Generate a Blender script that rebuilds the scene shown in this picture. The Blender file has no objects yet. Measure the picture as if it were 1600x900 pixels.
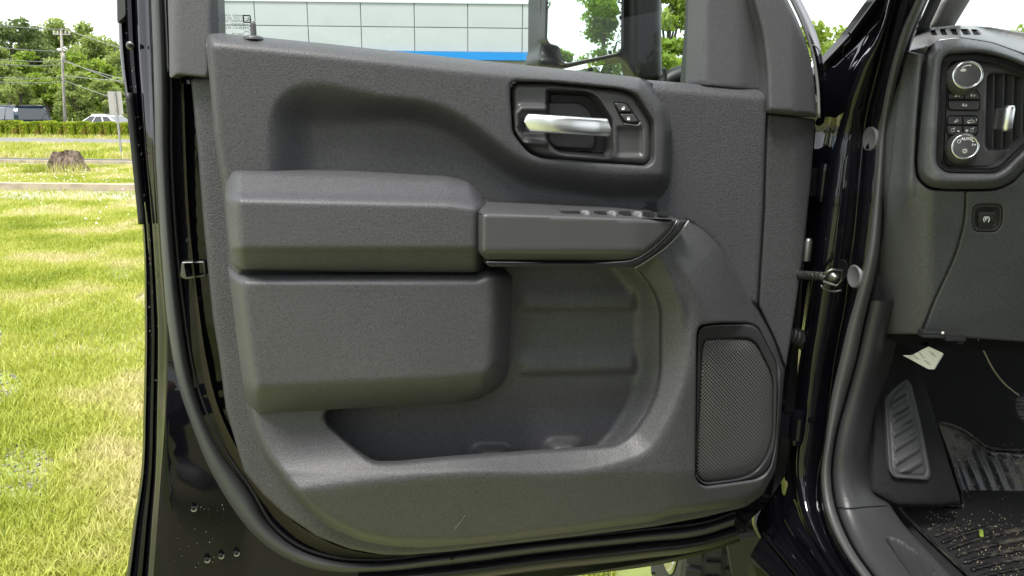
import bpy, bmesh, math, random
import numpy as np
from mathutils import Vector, Matrix
from mathutils.geometry import delaunay_2d_cdt

random.seed(7); rng = np.random.default_rng(7)
SC = bpy.context.scene
COL = SC.collection
R = math.radians

# ------------------------------------------------------------------ camera
F = 1155.0; PITCH = R(13.5); ROLL = R(0.65); CAM = np.array([0.0, 0.0, 1.5])
fw = np.array([0, math.cos(PITCH), -math.sin(PITCH)])
rt0 = np.array([1.0, 0, 0]); up0 = np.cross(rt0, fw)
rt = rt0*math.cos(ROLL) + up0*math.sin(ROLL)
up = up0*math.cos(ROLL) - rt0*math.sin(ROLL)
cd = bpy.data.cameras.new('camera'); cam = bpy.data.objects.new('camera', cd); COL.objects.link(cam)
cd.sensor_width = 36; cd.lens = F/1600*36; cd.clip_start = 0.02; cd.clip_end = 3000
M = Matrix([[rt[i], up[i], -fw[i], CAM[i]] for i in range(3)] + [[0, 0, 0, 1]])
cam.matrix_world = M
SC.camera = cam
# ------------------------------------------------------------------ world, sun, exposure
SUN_EL, SUN_AZ = R(62), R(212)       # azimuth of the sun measured clockwise from +Y
w = bpy.data.worlds.new('World'); SC.world = w; w.use_nodes = True
nt = w.node_tree; nt.nodes.clear()
out = nt.nodes.new('ShaderNodeOutputWorld'); bg = nt.nodes.new('ShaderNodeBackground')
sky = nt.nodes.new('ShaderNodeTexSky'); sky.sky_type = 'NISHITA'; sky.sun_disc = False
sky.sun_elevation = SUN_EL; sky.sun_rotation = SUN_AZ; sky.air_density = 1.2; sky.dust_density = 3.0
mx = nt.nodes.new('ShaderNodeMix'); mx.data_type = 'RGBA'
tc = nt.nodes.new('ShaderNodeTexCoord'); nz = nt.nodes.new('ShaderNodeTexNoise'); nz.inputs['Scale'].default_value = 1.6
nz.inputs['Detail'].default_value = 6
cr = nt.nodes.new('ShaderNodeMapRange'); cr.inputs[1].default_value = .3; cr.inputs[2].default_value = .55
cr.inputs[3].default_value = .78; cr.inputs[4].default_value = .97
nt.links.new(tc.outputs['Generated'], nz.inputs['Vector']); nt.links.new(nz.outputs['Fac'], cr.inputs[0])
nt.links.new(cr.outputs[0], mx.inputs[0]); nt.links.new(sky.outputs[0], mx.inputs[6])
mx.inputs[7].default_value = (9.3, 9.6, 10.0, 1)     # thin bright cloud cover
nt.links.new(mx.outputs[2], bg.inputs[0]); bg.inputs[1].default_value = 0.1
nt.links.new(bg.outputs[0], out.inputs[0])
sd_ = bpy.data.lights.new('sun', 'SUN'); sun = bpy.data.objects.new('sun', sd_); COL.objects.link(sun)
sd_.energy = 3.0; sd_.angle = R(18); sd_.color = (1, .96, .9)
sv = Vector((math.sin(SUN_AZ)*math.cos(SUN_EL), math.cos(SUN_AZ)*math.cos(SUN_EL), math.sin(SUN_EL)))
sun.rotation_euler = sv.to_track_quat('Z', 'Y').to_euler(); sun.location = (0, -5, 20)
SC.view_settings.view_transform = 'Standard'; SC.view_settings.look = 'None'
SC.view_settings.exposure = 1.15; SC.view_settings.gamma = 1.0; SC.view_settings.use_curve_mapping = False
SC.render.engine = 'CYCLES'; SC.cycles.use_denoising = True; SC.cycles.max_bounces = 8
SC.cycles.transparent_max_bounces = 12
SC.render.resolution_x = 1024; SC.render.resolution_y = 576

# ------------------------------------------------------------------ pixel -> place helpers (photo pixels 1600x900)
def rays(px, py):
    px = np.asarray(px, float); py = np.asarray(py, float)
    return fw[None, :]*F + rt[None, :]*(px.reshape(-1, 1)-800) + up[None, :]*(450-py.reshape(-1, 1))
TO = np.array([0.75, 1.2, 0.0])                      # truck root
def WY(px, py, Y):                                   # world point on the ray at depth Y
    r = rays(px, py); return CAM + r*(np.asarray(Y, float).reshape(-1, 1)/r[:, 1:2])
def WX(px, py, X):
    r = rays(px, py); return CAM + r*(np.asarray(X, float).reshape(-1, 1)/r[:, 0:1])
def WZ(px, py, Z):
    r = rays(px, py); return CAM + r*((np.asarray(Z, float).reshape(-1, 1)-1.5)/r[:, 2:3])
A12 = R(12.0)
du = np.array([math.cos(A12), math.sin(A12), 0.0]); dn = np.array([math.sin(A12), -math.cos(A12), 0.0])
DP = np.array([0.0, 1.07, 0.0]); HO = DP + du*0.47 + np.array([0, 0, .8])     # hinge side origin of the door
def DW(px, py, w):                                   # world point on the door plane offset w towards the viewer
    r = rays(px, py); w = np.asarray(w, float).reshape(-1, 1)
    t = (w + ((DP-CAM) @ dn))/(r @ dn).reshape(-1, 1)
    return CAM + r*t
def D(px, py, w):                                    # the same in the door's own coordinates
    p = DW(px, py, w) - HO
    return np.stack([p @ du, -(p @ dn), p[:, 2]], 1)
def TY(px, py, Y): return WY(px, py, Y) - TO
def TX(px, py, X): return WX(px, py, X) - TO

# ------------------------------------------------------------------ materials
MATS = {}
def mat(name, base=(.05, .05, .05), rough=.5, metal=0, spec=.5, bump=0, bscale=900, bkind='grain', var=0, vscale=6, coat=0,
        trans=0, ior=1.45, color2=None, alpha=None, dist=.0006, vdetail=4, speck=0):
    if name in MATS: return MATS[name]
    m = bpy.data.materials.new(name); m.use_nodes = True; MATS[name] = m
    n = m.node_tree.nodes; l = m.node_tree.links; b = n['Principled BSDF']
    b.inputs['Base Color'].default_value = (*base, 1); b.inputs['Roughness'].default_value = rough
    b.inputs['Metallic'].default_value = metal; b.inputs['Specular IOR Level'].default_value = spec
    b.inputs['Coat Weight'].default_value = coat; b.inputs['Coat Roughness'].default_value = .03
    b.inputs['Transmission Weight'].default_value = trans; b.inputs['IOR'].default_value = ior
    t = n.new('ShaderNodeTexCoord')
    if color2 is not None or var:
        c2 = color2 if color2 is not None else tuple(c*(1-var) for c in base)
        z = n.new('ShaderNodeTexNoise'); z.inputs['Scale'].default_value = vscale; z.inputs['Detail'].default_value = vdetail
        mp = n.new('ShaderNodeMapRange'); mp.inputs[1].default_value = .35; mp.inputs[2].default_value = .65
        x = n.new('ShaderNodeMix'); x.data_type = 'RGBA'
        x.inputs[6].default_value = (*base, 1); x.inputs[7].default_value = (*c2, 1)
        l.new(t.outputs['Object'], z.inputs['Vector']); l.new(z.outputs['Fac'], mp.inputs[0])
        l.new(mp.outputs[0], x.inputs[0]); l.new(x.outputs[2], b.inputs['Base Color'])
    if bump:
        if bkind == 'grain':
            grain_col = True
            v = n.new('ShaderNodeTexVoronoi'); v.feature = 'SMOOTH_F1'; v.inputs['Scale'].default_value = bscale
            v.inputs['Smoothness'].default_value = .4; o_ = v.outputs['Distance']
            z2 = n.new('ShaderNodeTexNoise'); z2.inputs['Scale'].default_value = bscale*.45; z2.inputs['Detail'].default_value = 2
            l.new(t.outputs['Object'], z2.inputs['Vector'])
            ad = n.new('ShaderNodeMath'); ad.operation = 'ADD'; l.new(v.outputs['Distance'], ad.inputs[0]); l.new(z2.outputs['Fac'], ad.inputs[1])
            l.new(t.outputs['Object'], v.inputs['Vector']); o_ = ad.outputs[0]
            if speck:
                gm = n.new('ShaderNodeMapRange'); gm.inputs[1].default_value = .55; gm.inputs[2].default_value = 1.15; gm.inputs[3].default_value = 1-speck; gm.inputs[4].default_value = 1+speck
                l.new(ad.outputs[0], gm.inputs[0]); vm = n.new('ShaderNodeVectorMath'); vm.operation = 'SCALE'
                if b.inputs['Base Color'].is_linked: l.new(b.inputs['Base Color'].links[0].from_socket, vm.inputs[0])
                else: vm.inputs[0].default_value = base
                l.new(gm.outputs[0], vm.inputs[3]); l.new(vm.outputs[0], b.inputs['Base Color'])
        elif bkind == 'noise':
            v = n.new('ShaderNodeTexNoise'); v.inputs['Scale'].default_value = bscale; v.inputs['Detail'].default_value = 5
            l.new(t.outputs['Object'], v.inputs['Vector']); o_ = v.outputs['Fac']
        bp = n.new('ShaderNodeBump'); bp.inputs['Strength'].default_value = bump; bp.inputs['Distance'].default_value = dist
        l.new(o_, bp.inputs['Height']); l.new(bp.outputs[0], b.inputs['Normal'])
    if alpha is not None: b.inputs['Alpha'].default_value = alpha
    return m
PL = dict(rough=.48, bump=.34, bscale=760, dist=.0008, speck=.40)
P_MAIN = mat('grained_plastic', (.040, .041, .043), var=.10, vscale=9, **PL)
P_SOFT = mat('soft_padded_vinyl', (.046, .047, .050), rough=.50, bump=.30, bscale=740, dist=.0008, speck=.34, var=.08, vscale=8)
P_CARR = mat('coarse_grained_plastic', (.043, .044, .047), rough=.52, bump=.5, bscale=600, dist=.0010, var=.1, speck=.34)
P_SMOOTH = mat('smooth_dark_plastic', (.055, .056, .057), rough=.36, bump=.15, bscale=1500, dist=.0003)
P_TRIM = mat('frame_trim_plastic', (.062, .063, .068), rough=.6, bump=.35, bscale=800, dist=.0006, speck=.2)
P_DARK = mat('deep_dark_plastic', (.020, .021, .022), rough=.45)
P_POCKET = mat('pocket_plastic', (.058, .059, .062), rough=.5, bump=.4, bscale=620, dist=.0007, speck=.3)
P_DASH = mat('dash_grained_vinyl', (.078, .081, .085), rough=.40, bump=.4, bscale=650, dist=.0007, speck=.25, var=.1, vscale=12)
P_BTN = mat('button_plastic', (.045, .046, .048), rough=.38)
PAINT = mat('black_gloss_paint', (.003, .003, .0045), rough=.1, spec=.0, coat=.6)
PAINT_W = mat('wavy_black_paint', (.003, .003, .0045), rough=.1, spec=.0, coat=1, bump=.2, bscale=14, bkind='noise', dist=.01)
RUBBER = mat('black_rubber_seal', (.040, .043, .044), rough=.55, bump=.2, bscale=300, bkind='noise', dist=.0005)
RUB_D = mat('dark_rubber', (.012, .012, .013), rough=.5)
CHROME = mat('satin_chrome', (.75, .77, .77), rough=.32, metal=1)
STEEL = mat('bare_steel', (.13, .13, .125), rough=.42, metal=1)
WHITE_P = mat('white_print', (.75, .76, .75), rough=.6)
GREY_P = mat('grey_print', (.05, .06, .055), rough=.6)
BLACK_P = mat('black_print', (.01, .012, .012), rough=.5)
CARPET = mat('black_carpet', (.022, .0225, .024), rough=.95, bump=1, bscale=900, dist=.003, var=.3, vscale=400)
PAPER = mat('cream_paper', (.86, .86, .78), rough=.6)
SCREEN = mat('black_void', (.004, .004, .004), rough=.9)
def glass_mat(name, tint, refl=.06):
    m = bpy.data.materials.new(name); m.use_nodes = True; n = m.node_tree.nodes; l = m.node_tree.links; n.clear()
    o = n.new('ShaderNodeOutputMaterial'); mixs = n.new('ShaderNodeMixShader'); tr = n.new('ShaderNodeBsdfTransparent')
    gl = n.new('ShaderNodeBsdfGlossy'); gl.inputs['Roughness'].default_value = .01
    fr = n.new('ShaderNodeFresnel'); fr.inputs[0].default_value = 1.28
    tr.inputs[0].default_value = (*tint, 1)
    l.new(fr.outputs[0], mixs.inputs[0]); l.new(tr.outputs[0], mixs.inputs[1]); l.new(gl.outputs[0], mixs.inputs[2]); l.new(mixs.outputs[0], o.inputs[0])
    return m
GLASS = glass_mat('tinted_door_glass', (.86, .95, .91)); WGLASS = glass_mat('windscreen_glass', (.9, .95, .92))

# ------------------------------------------------------------------ object helpers
def link(name, me, m=None, parent=None, smooth=True, label=None, angle=None):
    o = bpy.data.objects.new(name, me); COL.objects.link(o)
    if m is not None: me.materials.append(m)
    if smooth: me.shade_smooth()
    if parent is not None: o.parent = parent
    if label: o['label'] = label
    return o
def mesh_np(name, V, faces):
    me = bpy.data.meshes.new(name); me.from_pydata([tuple(map(float, v)) for v in V], [], faces); me.update(); return me
def quads_np(name, V, nq, k=4):
    """fast mesh from numpy: V (nq*k,3), every k verts one face"""
    me = bpy.data.meshes.new(name); me.vertices.add(len(V)); me.vertices.foreach_set('co', V.astype(np.float32).ravel())
    me.loops.add(nq*k); me.loops.foreach_set('vertex_index', np.arange(nq*k, dtype=np.int32))
    me.polygons.add(nq); me.polygons.foreach_set('loop_start', np.arange(0, nq*k, k, dtype=np.int32))
    me.update(calc_edges=True); return me
def thing(name, label, cat, loc=(0, 0, 0), rz=0, group=None):
    o = bpy.data.objects.new(name, None); COL.objects.link(o); o.location = loc; o.rotation_euler = (0, 0, rz)
    o.empty_display_size = .1
    return tag(o, label, cat, group)
def tag(o, label, cat, group=None, kind=None):
    o['label'] = label; o['category'] = cat
    if group: o['group'] = group
    if kind: o['kind'] = kind
    return o
def structure(o, label=None):
    o['kind'] = 'structure'
    if label: o['label'] = label
    return o
def copy_tree(o, parent=None):
    c = o.copy(); COL.objects.link(c)
    if parent: c.parent = parent
    for ch in list(o.children):
        d = ch.copy(); COL.objects.link(d); d.parent = c
        for g in list(ch.children):
            e = g.copy(); COL.objects.link(e); e.parent = d
    return c

def catmull(P, n, closed=False):
    P = np.asarray(P, float); N = len(P)
    if closed: Q = np.vstack([P[-1:], P, P[:2]]); seg = N
    else: Q = np.vstack([2*P[0]-P[1], P, 2*P[-1]-P[-2]]); seg = N-1
    # chord-length-ish uniform sampling
    dens = []
    L = np.linalg.norm(np.diff(Q[1:seg+2], axis=0), axis=1); cum = np.concatenate([[0], np.cumsum(L)])
    s = np.linspace(0, cum[-1], n, endpoint=not closed)
    i = np.clip(np.searchsorted(cum, s, side='right')-1, 0, seg-1); t = ((s-cum[i])/np.maximum(L[i], 1e-9))[:, None]
    p0, p1, p2, p3 = Q[i], Q[i+1], Q[i+2], Q[i+3]
    # tangents scaled by neighbouring chord lengths (non-uniform safe)
    l01 = np.linalg.norm(p1-p0, axis=1, keepdims=True)+1e-9; l12 = np.linalg.norm(p2-p1, axis=1, keepdims=True)+1e-9; l23 = np.linalg.norm(p3-p2, axis=1, keepdims=True)+1e-9
    m1 = ((p1-p0)/l01*l12 + (p2-p1)/l12*l01)/(l01+l12)*l12
    m2 = ((p2-p1)/l12*l23 + (p3-p2)/l23*l12)/(l12+l23)*l12
    return (2*t**3-3*t**2+1)*p1 + (t**3-2*t**2+t)*m1 + (-2*t**3+3*t**2)*p2 + (t**3-t**2)*m2
def resample(P, step):
    P = np.asarray(P, float); Q = np.vstack([P, P[:1]]); L = np.linalg.norm(np.diff(Q, axis=0), axis=1); cum = np.concatenate([[0], np.cumsum(L)])
    n = max(8, int(cum[-1]/step)); s = np.linspace(0, cum[-1], n, endpoint=False)
    return np.stack([np.interp(s, cum, Q[:, k]) for k in range(P.shape[1])], 1)
def rpoly(pts, r=8, step=3):
    """closed polygon with rounded corners; pts (x,y) or (x,y,r)"""
    N = len(pts); out = []
    for i in range(N):
        p = np.array(pts[i][:2], float); rr = pts[i][2] if len(pts[i]) > 2 else r
        a = np.array(pts[i-1][:2], float); b = np.array(pts[(i+1) % N][:2], float)
        la, lb = np.linalg.norm(a-p), np.linalg.norm(b-p); d = min(rr, la*.49, lb*.49)
        if d < .6: out.append(p); continue
        A_ = p+(a-p)/la*d; B_ = p+(b-p)/lb*d
        for t in np.linspace(0, 1, 7): out.append((1-t)**2*A_+2*t*(1-t)*p+t*t*B_)
    return resample(out, step)
def spoly(pts, step=4):
    P = np.asarray(pts, float); L = np.linalg.norm(np.diff(np.vstack([P, P[:1]]), axis=0), axis=1).sum()
    return catmull(P, max(12, int(L/step)), closed=True)
def dist_poly(x, y, P):
    A_ = P; B_ = np.roll(P, -1, axis=0); d2 = np.full(len(x), 1e18)
    for a, b in zip(A_, B_):
        e = b-a; L = e @ e + 1e-12; t = np.clip(((x-a[0])*e[0]+(y-a[1])*e[1])/L, 0, 1)
        dx = x-a[0]-t*e[0]; dy = y-a[1]-t*e[1]; d2 = np.minimum(d2, dx*dx+dy*dy)
    return np.sqrt(d2)
def dist_line(x, y, P):
    d2 = np.full(len(x), 1e18); P = np.asarray(P, float)
    for a, b in zip(P[:-1], P[1:]):
        e = b-a; L = e @ e + 1e-12; t = np.clip(((x-a[0])*e[0]+(y-a[1])*e[1])/L, 0, 1)
        dx = x-a[0]-t*e[0]; dy = y-a[1]-t*e[1]; d2 = np.minimum(d2, dx*dx+dy*dy)
    return np.sqrt(d2)
def inside(x, y, P):
    c = np.zeros(len(x), bool); A_ = P; B_ = np.roll(P, -1, axis=0)
    for a, b in zip(A_, B_):
        if a[1] == b[1]: continue
        k = ((a[1] > y) != (b[1] > y)) & (x < (b[0]-a[0])*(y-a[1])/(b[1]-a[1])+a[0]); c ^= k
    return c
def ss(t): t = np.clip(t, 0, 1); return t*t*(3-2*t)
def edge_round(sd, r, drop):
    t = np.clip(1-sd/r, 0, 1); return drop*(1-np.sqrt(np.maximum(0, 1-t*t)))

def relief(name, outline, wf, m, parent, mode='door', g=5, holes=(), rings=(1.5, 3.5, 7), skirt=.02, label=None, pos=None, hskirt=None):
    outline = np.asarray(outline, float)
    loops = [outline]+[np.asarray(h, float) for h in holes]
    x0, y0 = outline.min(0); x1, y1 = outline.max(0)
    gx, gy = np.meshgrid(np.arange(x0+g*.5, x1, g), np.arange(y0+g*.5, y1, g)); gx[1::2] += g*.5
    X = gx.ravel(); Y = gy.ravel()
    cand = [np.stack([X, Y], 1)]; ringd = [0]
    ringmax = max(rings) if rings else 0
    ringpts = []
    for lp in loops:
        a = np.roll(lp, 1, axis=0); b = np.roll(lp, -1, axis=0); t = b-a; t /= (np.linalg.norm(t, axis=1, keepdims=True)+1e-9)
        nr = np.stack([-t[:, 1], t[:, 0]], 1)
        for d in rings:
            for sgn in (1, -1): ringpts.append((lp+nr*d*sgn, d))
    def ok(Pt, mind):
        k = inside(Pt[:, 0], Pt[:, 1], outline)
        for h in loops[1:]: k &= ~inside(Pt[:, 0], Pt[:, 1], h)
        Pt = Pt[k]
        if not len(Pt): return Pt
        d = np.min([dist_poly(Pt[:, 0], Pt[:, 1], lp) for lp in loops], axis=0)
        return Pt[d > mind]
    pts = [ok(cand[0], (ringmax+g*.4) if rings else g*.35)]
    for Pt, d in ringpts: pts.append(ok(Pt, d*.93))
    inner = np.vstack([p for p in pts if len(p)]) if any(len(p) for p in pts) else np.zeros((0, 2))
    if len(inner):
        inner = np.unique(np.round(inner, 2), axis=0)
    verts = [Vector(p) for p in outline]; edges = [(i, (i+1) % len(outline)) for i in range(len(outline))]
    for h in loops[1:]:
        k = len(verts); verts += [Vector(p) for p in h]; edges += [(k+i, k+(i+1) % len(h)) for i in range(len(h))]
    verts += [Vector(p) for p in inner]
    V, E, Fc, ov, oe, of = delaunay_2d_cdt(verts, edges, [], 0, 1e-4)
    V = np.array([tuple(v) for v in V]); T = np.array([f for f in Fc if len(f) == 3])
    c = V[T].mean(1); k = inside(c[:, 0], c[:, 1], outline)
    for h in loops[1:]: k &= ~inside(c[:, 0], c[:, 1], h)
    T = T[k]
    x, y = V[:, 0], V[:, 1]
    sd = dist_poly(x, y, outline); hd = np.min([dist_poly(x, y, h) for h in loops[1:]], axis=0) if len(loops) > 1 else np.full(len(x), 1e3)
    wv = wf(x, y, sd, hd)
    if np.isscalar(wv): wv = np.full(len(x), float(wv))
    P = pos(x, y, wv) if pos else (D(x, y, wv) if mode == 'door' else TY(x, y, wv))
    back = np.array([0, 1.0, 0])
    tri = P[T]; nrm = np.cross(tri[:, 1]-tri[:, 0], tri[:, 2]-tri[:, 0]).sum(0)
    if nrm[1] > 0: T = T[:, ::-1]
    faces = [tuple(int(i) for i in t) for t in T]; PV = [p for p in P]
    if skirt:
        used = sorted({e for e in edges})
        # boundary edges of kept triangles
        ec = {}
        for t in faces:
            for i in range(3):
                a, b = t[i], t[(i+1) % 3]; ec[(a, b)] = 1
        bd = [(a, b) for (a, b) in ec if (b, a) not in ec]; mp = {}
        for a, b in bd:
            for q in (a, b):
                if q not in mp:
                    kk_ = skirt if (hskirt is None or hd[q] > .5) else hskirt
                    mp[q] = len(PV); PV.append(P[q]); PV.append(P[q]+back*kk_)
            faces.append((mp[b], mp[a], mp[a]+1, mp[b]+1))
    me = mesh_np(name, PV, faces)
    return link(name, me, m, parent, label=label)

def grid_surface(name, rows, m, parent, nu=40, nv=None, label=None, flip=False, closed_v=False):
    """rows: list of 3D polylines; smooth along each and (if nv) across"""
    A_ = np.array([catmull(r_, nu) for r_ in rows])
    if nv: A_ = np.stack([catmull(A_[:, j], nv) for j in range(nu)], 1)
    a, b = A_.shape[:2]; fs = []
    for i in range(a-1):
        for j in range(b-1):
            q = (i*b+j, i*b+j+1, (i+1)*b+j+1, (i+1)*b+j); fs.append(q[::-1] if flip else q)
    return link(name, mesh_np(name, A_.reshape(-1, 3), fs), m, parent, label=label)
def tube_data(path, r, n=10, ry=None, cap=True):
    path = np.asarray(path, float); N = len(path); V = []; fs = []
    rr = np.full(N, r) if np.isscalar(r) else np.asarray(r, float)
    ref = np.array([0, 0, 1.0]); 
    for i in range(N):
        t = path[min(i+1, N-1)]-path[max(i-1, 0)]; t /= np.linalg.norm(t)+1e-12
        rf = ref if abs(t[2]) < .93 else np.array([0, 1.0, 0])
        a = np.cross(t, rf); a /= np.linalg.norm(a); b = np.cross(a, t)
        if i and np.dot(a, pa) < 0: a, b = -a, -b
        pa = a
        for k in range(n):
            th = 2*math.pi*k/n; V.append(path[i]+a*math.cos(th)*rr[i]+b*math.sin(th)*(rr[i] if ry is None else ry))
    for i in range(N-1):
        for k in range(n): fs.append((i*n+k, i*n+(k+1) % n, (i+1)*n+(k+1) % n, (i+1)*n+k))
    if cap: fs.append(tuple(range(n))[::-1]); fs.append(tuple((N-1)*n+k for k in range(n)))
    return V, fs
def tube(name, path, r, m, parent=None, n=10, label=None, ry=None):
    V, fs = tube_data(path, r, n, ry); return link(name, mesh_np(name, V, fs), m, parent, label=label)
def multi(name, parts, m, parent=None, label=None, smooth=True):
    V = []; fs = []
    for v, f in parts:
        k = len(V); V += list(v); fs += [tuple(i+k for i in q) for q in f]
    return link(name, mesh_np(name, V, fs), m, parent, label=label, smooth=smooth)
def box_data(c, s, rot=None):
    c = np.array(c, float); s = np.array(s, float)/2
    V = np.array([[x, y, z] for x in (-1, 1) for y in (-1, 1) for z in (-1, 1)])*s
    if rot is not None: V = V @ np.array(rot).T
    return list(V+c), [(0, 1, 3, 2), (4, 6, 7, 5), (0, 4, 5, 1), (2, 3, 7, 6), (0, 2, 6, 4), (1, 5, 7, 3)]
def box(name, c, s, m, parent=None, bev=0, label=None, rot=None):
    V, f = box_data(c, s, rot); me = mesh_np(name, V, f)
    if bev:
        bm = bmesh.new(); bm.from_mesh(me); bmesh.ops.bevel(bm, geom=bm.edges[:], offset=bev, segments=2, affect='EDGES', profile=.6); bm.to_mesh(me); bm.free()
    o = link(name, me, m, parent, smooth=False, label=label)
    return o
def lathe_data(prof, centre, axis, n=32):
    """prof: (radius, height along axis)"""
    axis = np.array(axis, float); axis /= np.linalg.norm(axis); rf = np.array([0, 0, 1.0]) if abs(axis[2]) < .9 else np.array([1.0, 0, 0])
    a = np.cross(axis, rf); a /= np.linalg.norm(a); b = np.cross(axis, a); V = []; fs = []
    for r_, h in prof:
        for k in range(n): th = 2*math.pi*k/n; V.append(np.array(centre)+axis*h+a*r_*math.cos(th)+b*r_*math.sin(th))
    for i in range(len(prof)-1):
        for k in range(n): fs.append((i*n+k, i*n+(k+1) % n, (i+1)*n+(k+1) % n, (i+1)*n+k))
    if prof[-1][0] > 1e-5: fs.append(tuple((len(prof)-1)*n+k for k in range(n)))
    return V, fs
def autosmooth(o, ang=35):
    me = o.data; me.shade_smooth()
    bm = bmesh.new(); bm.from_mesh(me)
    for e in bm.edges:
        if len(e.link_faces) == 2 and e.calc_face_angle(0) > R(ang): e.smooth = False
        elif len(e.link_faces) < 2: pass
    bm.to_mesh(me); bm.free(); return o
def text_obj(name, s, origin, xd, yd, size, m, parent, thick=.0002, mirror=False, bold=0):
    cu = bpy.data.curves.new(name, 'FONT'); cu.body = s; cu.size = 1; cu.align_x = 'CENTER'; cu.align_y = 'CENTER'; cu.extrude = thick/size; cu.offset = bold
    cu.resolution_u = 3
    o = bpy.data.objects.new(name, cu); COL.objects.link(o); bpy.context.view_layer.update()
    me = bpy.data.meshes.new_from_object(o); bpy.data.objects.remove(o); 
    xd = Vector(xd).normalized(); yd = Vector(yd); yd = (yd-xd*yd.dot(xd)).normalized(); zd = xd.cross(yd)
    sx = -1 if mirror else 1
    Mx = Matrix([[xd[i]*size*sx, yd[i]*size, zd[i]*size, origin[i]] for i in range(3)]+[[0, 0, 0, 1]])
    me.transform(Mx); return link(name, me, m, parent, smooth=False)

# ================================================================== THE TRUCK
truck = thing('pickup_truck', 'black pickup truck with its driver door standing wide open on the grass', 'pickup truck', tuple(TO))
# ---- door: the black steel shell is the door mesh, everything on it is its child
def rowsD(P, n=60):      # polyline of (px,py,w) -> door coordinates, smooth in pixels
    Q = catmull(np.array(P, float), n); return D(Q[:, 0], Q[:, 1], Q[:, 2])
E0 = [(180, -160), (183, 0), (189, 100), (198, 167), (211, 264), (222, 349), (226, 500), (224, 640), (220, 741), (209, 813), (197, 900), (178, 1010)]
SL = [(228, -160), (235, 0), (240, 140), (242, 233), (247, 322), (253, 411), (264, 530), (278, 611), (307, 698), (342, 767), (380, 820), (423, 860), (480, 887), (530, 895), (590, 894), (700, 883), (850, 864), (1000, 848), (1103, 836), (1146, 822)]
SR = [(252, -160), (259, 0), (264, 140), (264, 233), (268, 322), (275, 411), (285, 495), (304, 600), (347, 704), (394, 773), (423, 822), (463, 855), (513, 873), (580, 879), (700, 866), (850, 847), (1000, 832), (1117, 816), (1150, 804)]
CL = [(298, 122), (309, 233), (318, 349), (333, 500), (342, 553), (353, 640), (382, 738), (413, 775), (447, 806), (497, 839), (547, 858), (597, 867), (640, 867), (700, 862)]
E0 = np.array(E0, float); SL = np.array(SL, float); SR = np.array(SR, float)
def atx(C, n): return catmull(C, n)
N = 90
e0 = atx(E0, N)
# left rear face of the door: columns between the silhouette and the seal, along matching heights
ys = np.linspace(-160, 1010, 70)
slx = np.interp(ys, [-160, 0, 140, 233, 322, 411, 530, 611, 698, 767, 820, 1010], [228, 235, 240, 242, 247, 253, 264, 278, 307, 342, 380, 520])
sil = catmull(E0, 400); e0x = np.interp(ys, sil[:, 1], sil[:, 0])
def colD(fr, wv, wob=0):
    # inner reference line: seal edge until y~530, then a vertical fold at about x 290 (the corner panel below)
    inner = np.minimum(slx, 262+np.clip(ys-560, 0, 400)*-.02)
    wv = (np.full(len(ys), wv) if np.isscalar(wv) else wv)+.018*ss((ys-540)/140)*ss((fr-.72)/.28)
    return D(e0x+(inner-e0x)*fr+wob, ys, wv)
prof = [(0, -.135), (.03, -.118), (.10, -.112), (.17, -.119), (.24, -.104), (.30, -.086), (.42, -.084), (.50, -.092), (.56, -.075), (.66, -.062), (.80, -.057), (.90, -.048), (1.0, -.040), (1.12, -.038)]
rows = [colD(f, w_) for f, w_ in prof]
Vd = np.array(rows).reshape(-1, 3); b_ = len(ys); fs = []
for i in range(len(rows)-1):
    for j in range(b_-1): fs.append((i*b_+j, (i+1)*b_+j, (i+1)*b_+j+1, i*b_+j+1))
door_parts = [(list(Vd), fs)]
# outer skin sheet on the far side and the core behind the trim
def flatD(P, w_, step=12):
    P = np.array(P, float); return D(P[:, 0], P[:, 1], w_)
# shell plate that carries everything (with the window opening left free above the belt)
PL1 = np.array([(262, 100), (300, 100), (1000, 150), (1276, 190), (1252, 430), (1226, 640), (1205, 780), (1150, 835), (1103, 860), (1050, 872), (900, 898), (700, 918), (500, 930), (300, 1010), (230, 1030), (262, 600)], float)
doorm = bpy.data.objects.new('door', None)
door_bm_parts = door_parts
def add_relief_part(outline, wf, holes=(), g=8, rings=(2, 5), skirt=0):
    o = relief('tmp', outline, wf, None, None, g=g, holes=holes, rings=rings, skirt=skirt)
    V = [np.array(v.co) for v in o.data.vertices]; f = [tuple(p.vertices) for p in o.data.polygons]
    me = o.data; bpy.data.objects.remove(o); bpy.data.meshes.remove(me); return (V, f)
def shell_w(x, y, sd, hd):
    # pressed steel: a step running outside the card, and lower rolls parallel to the bottom seal
    wv = np.full(len(x), -.038)
    wv = wv+.010*ss((x-283)/14)*ss((620-y)/120)
    wv = wv+.020*np.clip((390-x)/130, 0, 1)*ss((y-540)/140)
    return wv
shell = rpoly([tuple(p) for p in PL1], 14, 8)
door_bm_parts.append(add_relief_part(shell, shell_w, g=14, rings=(3, 8)))
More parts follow.
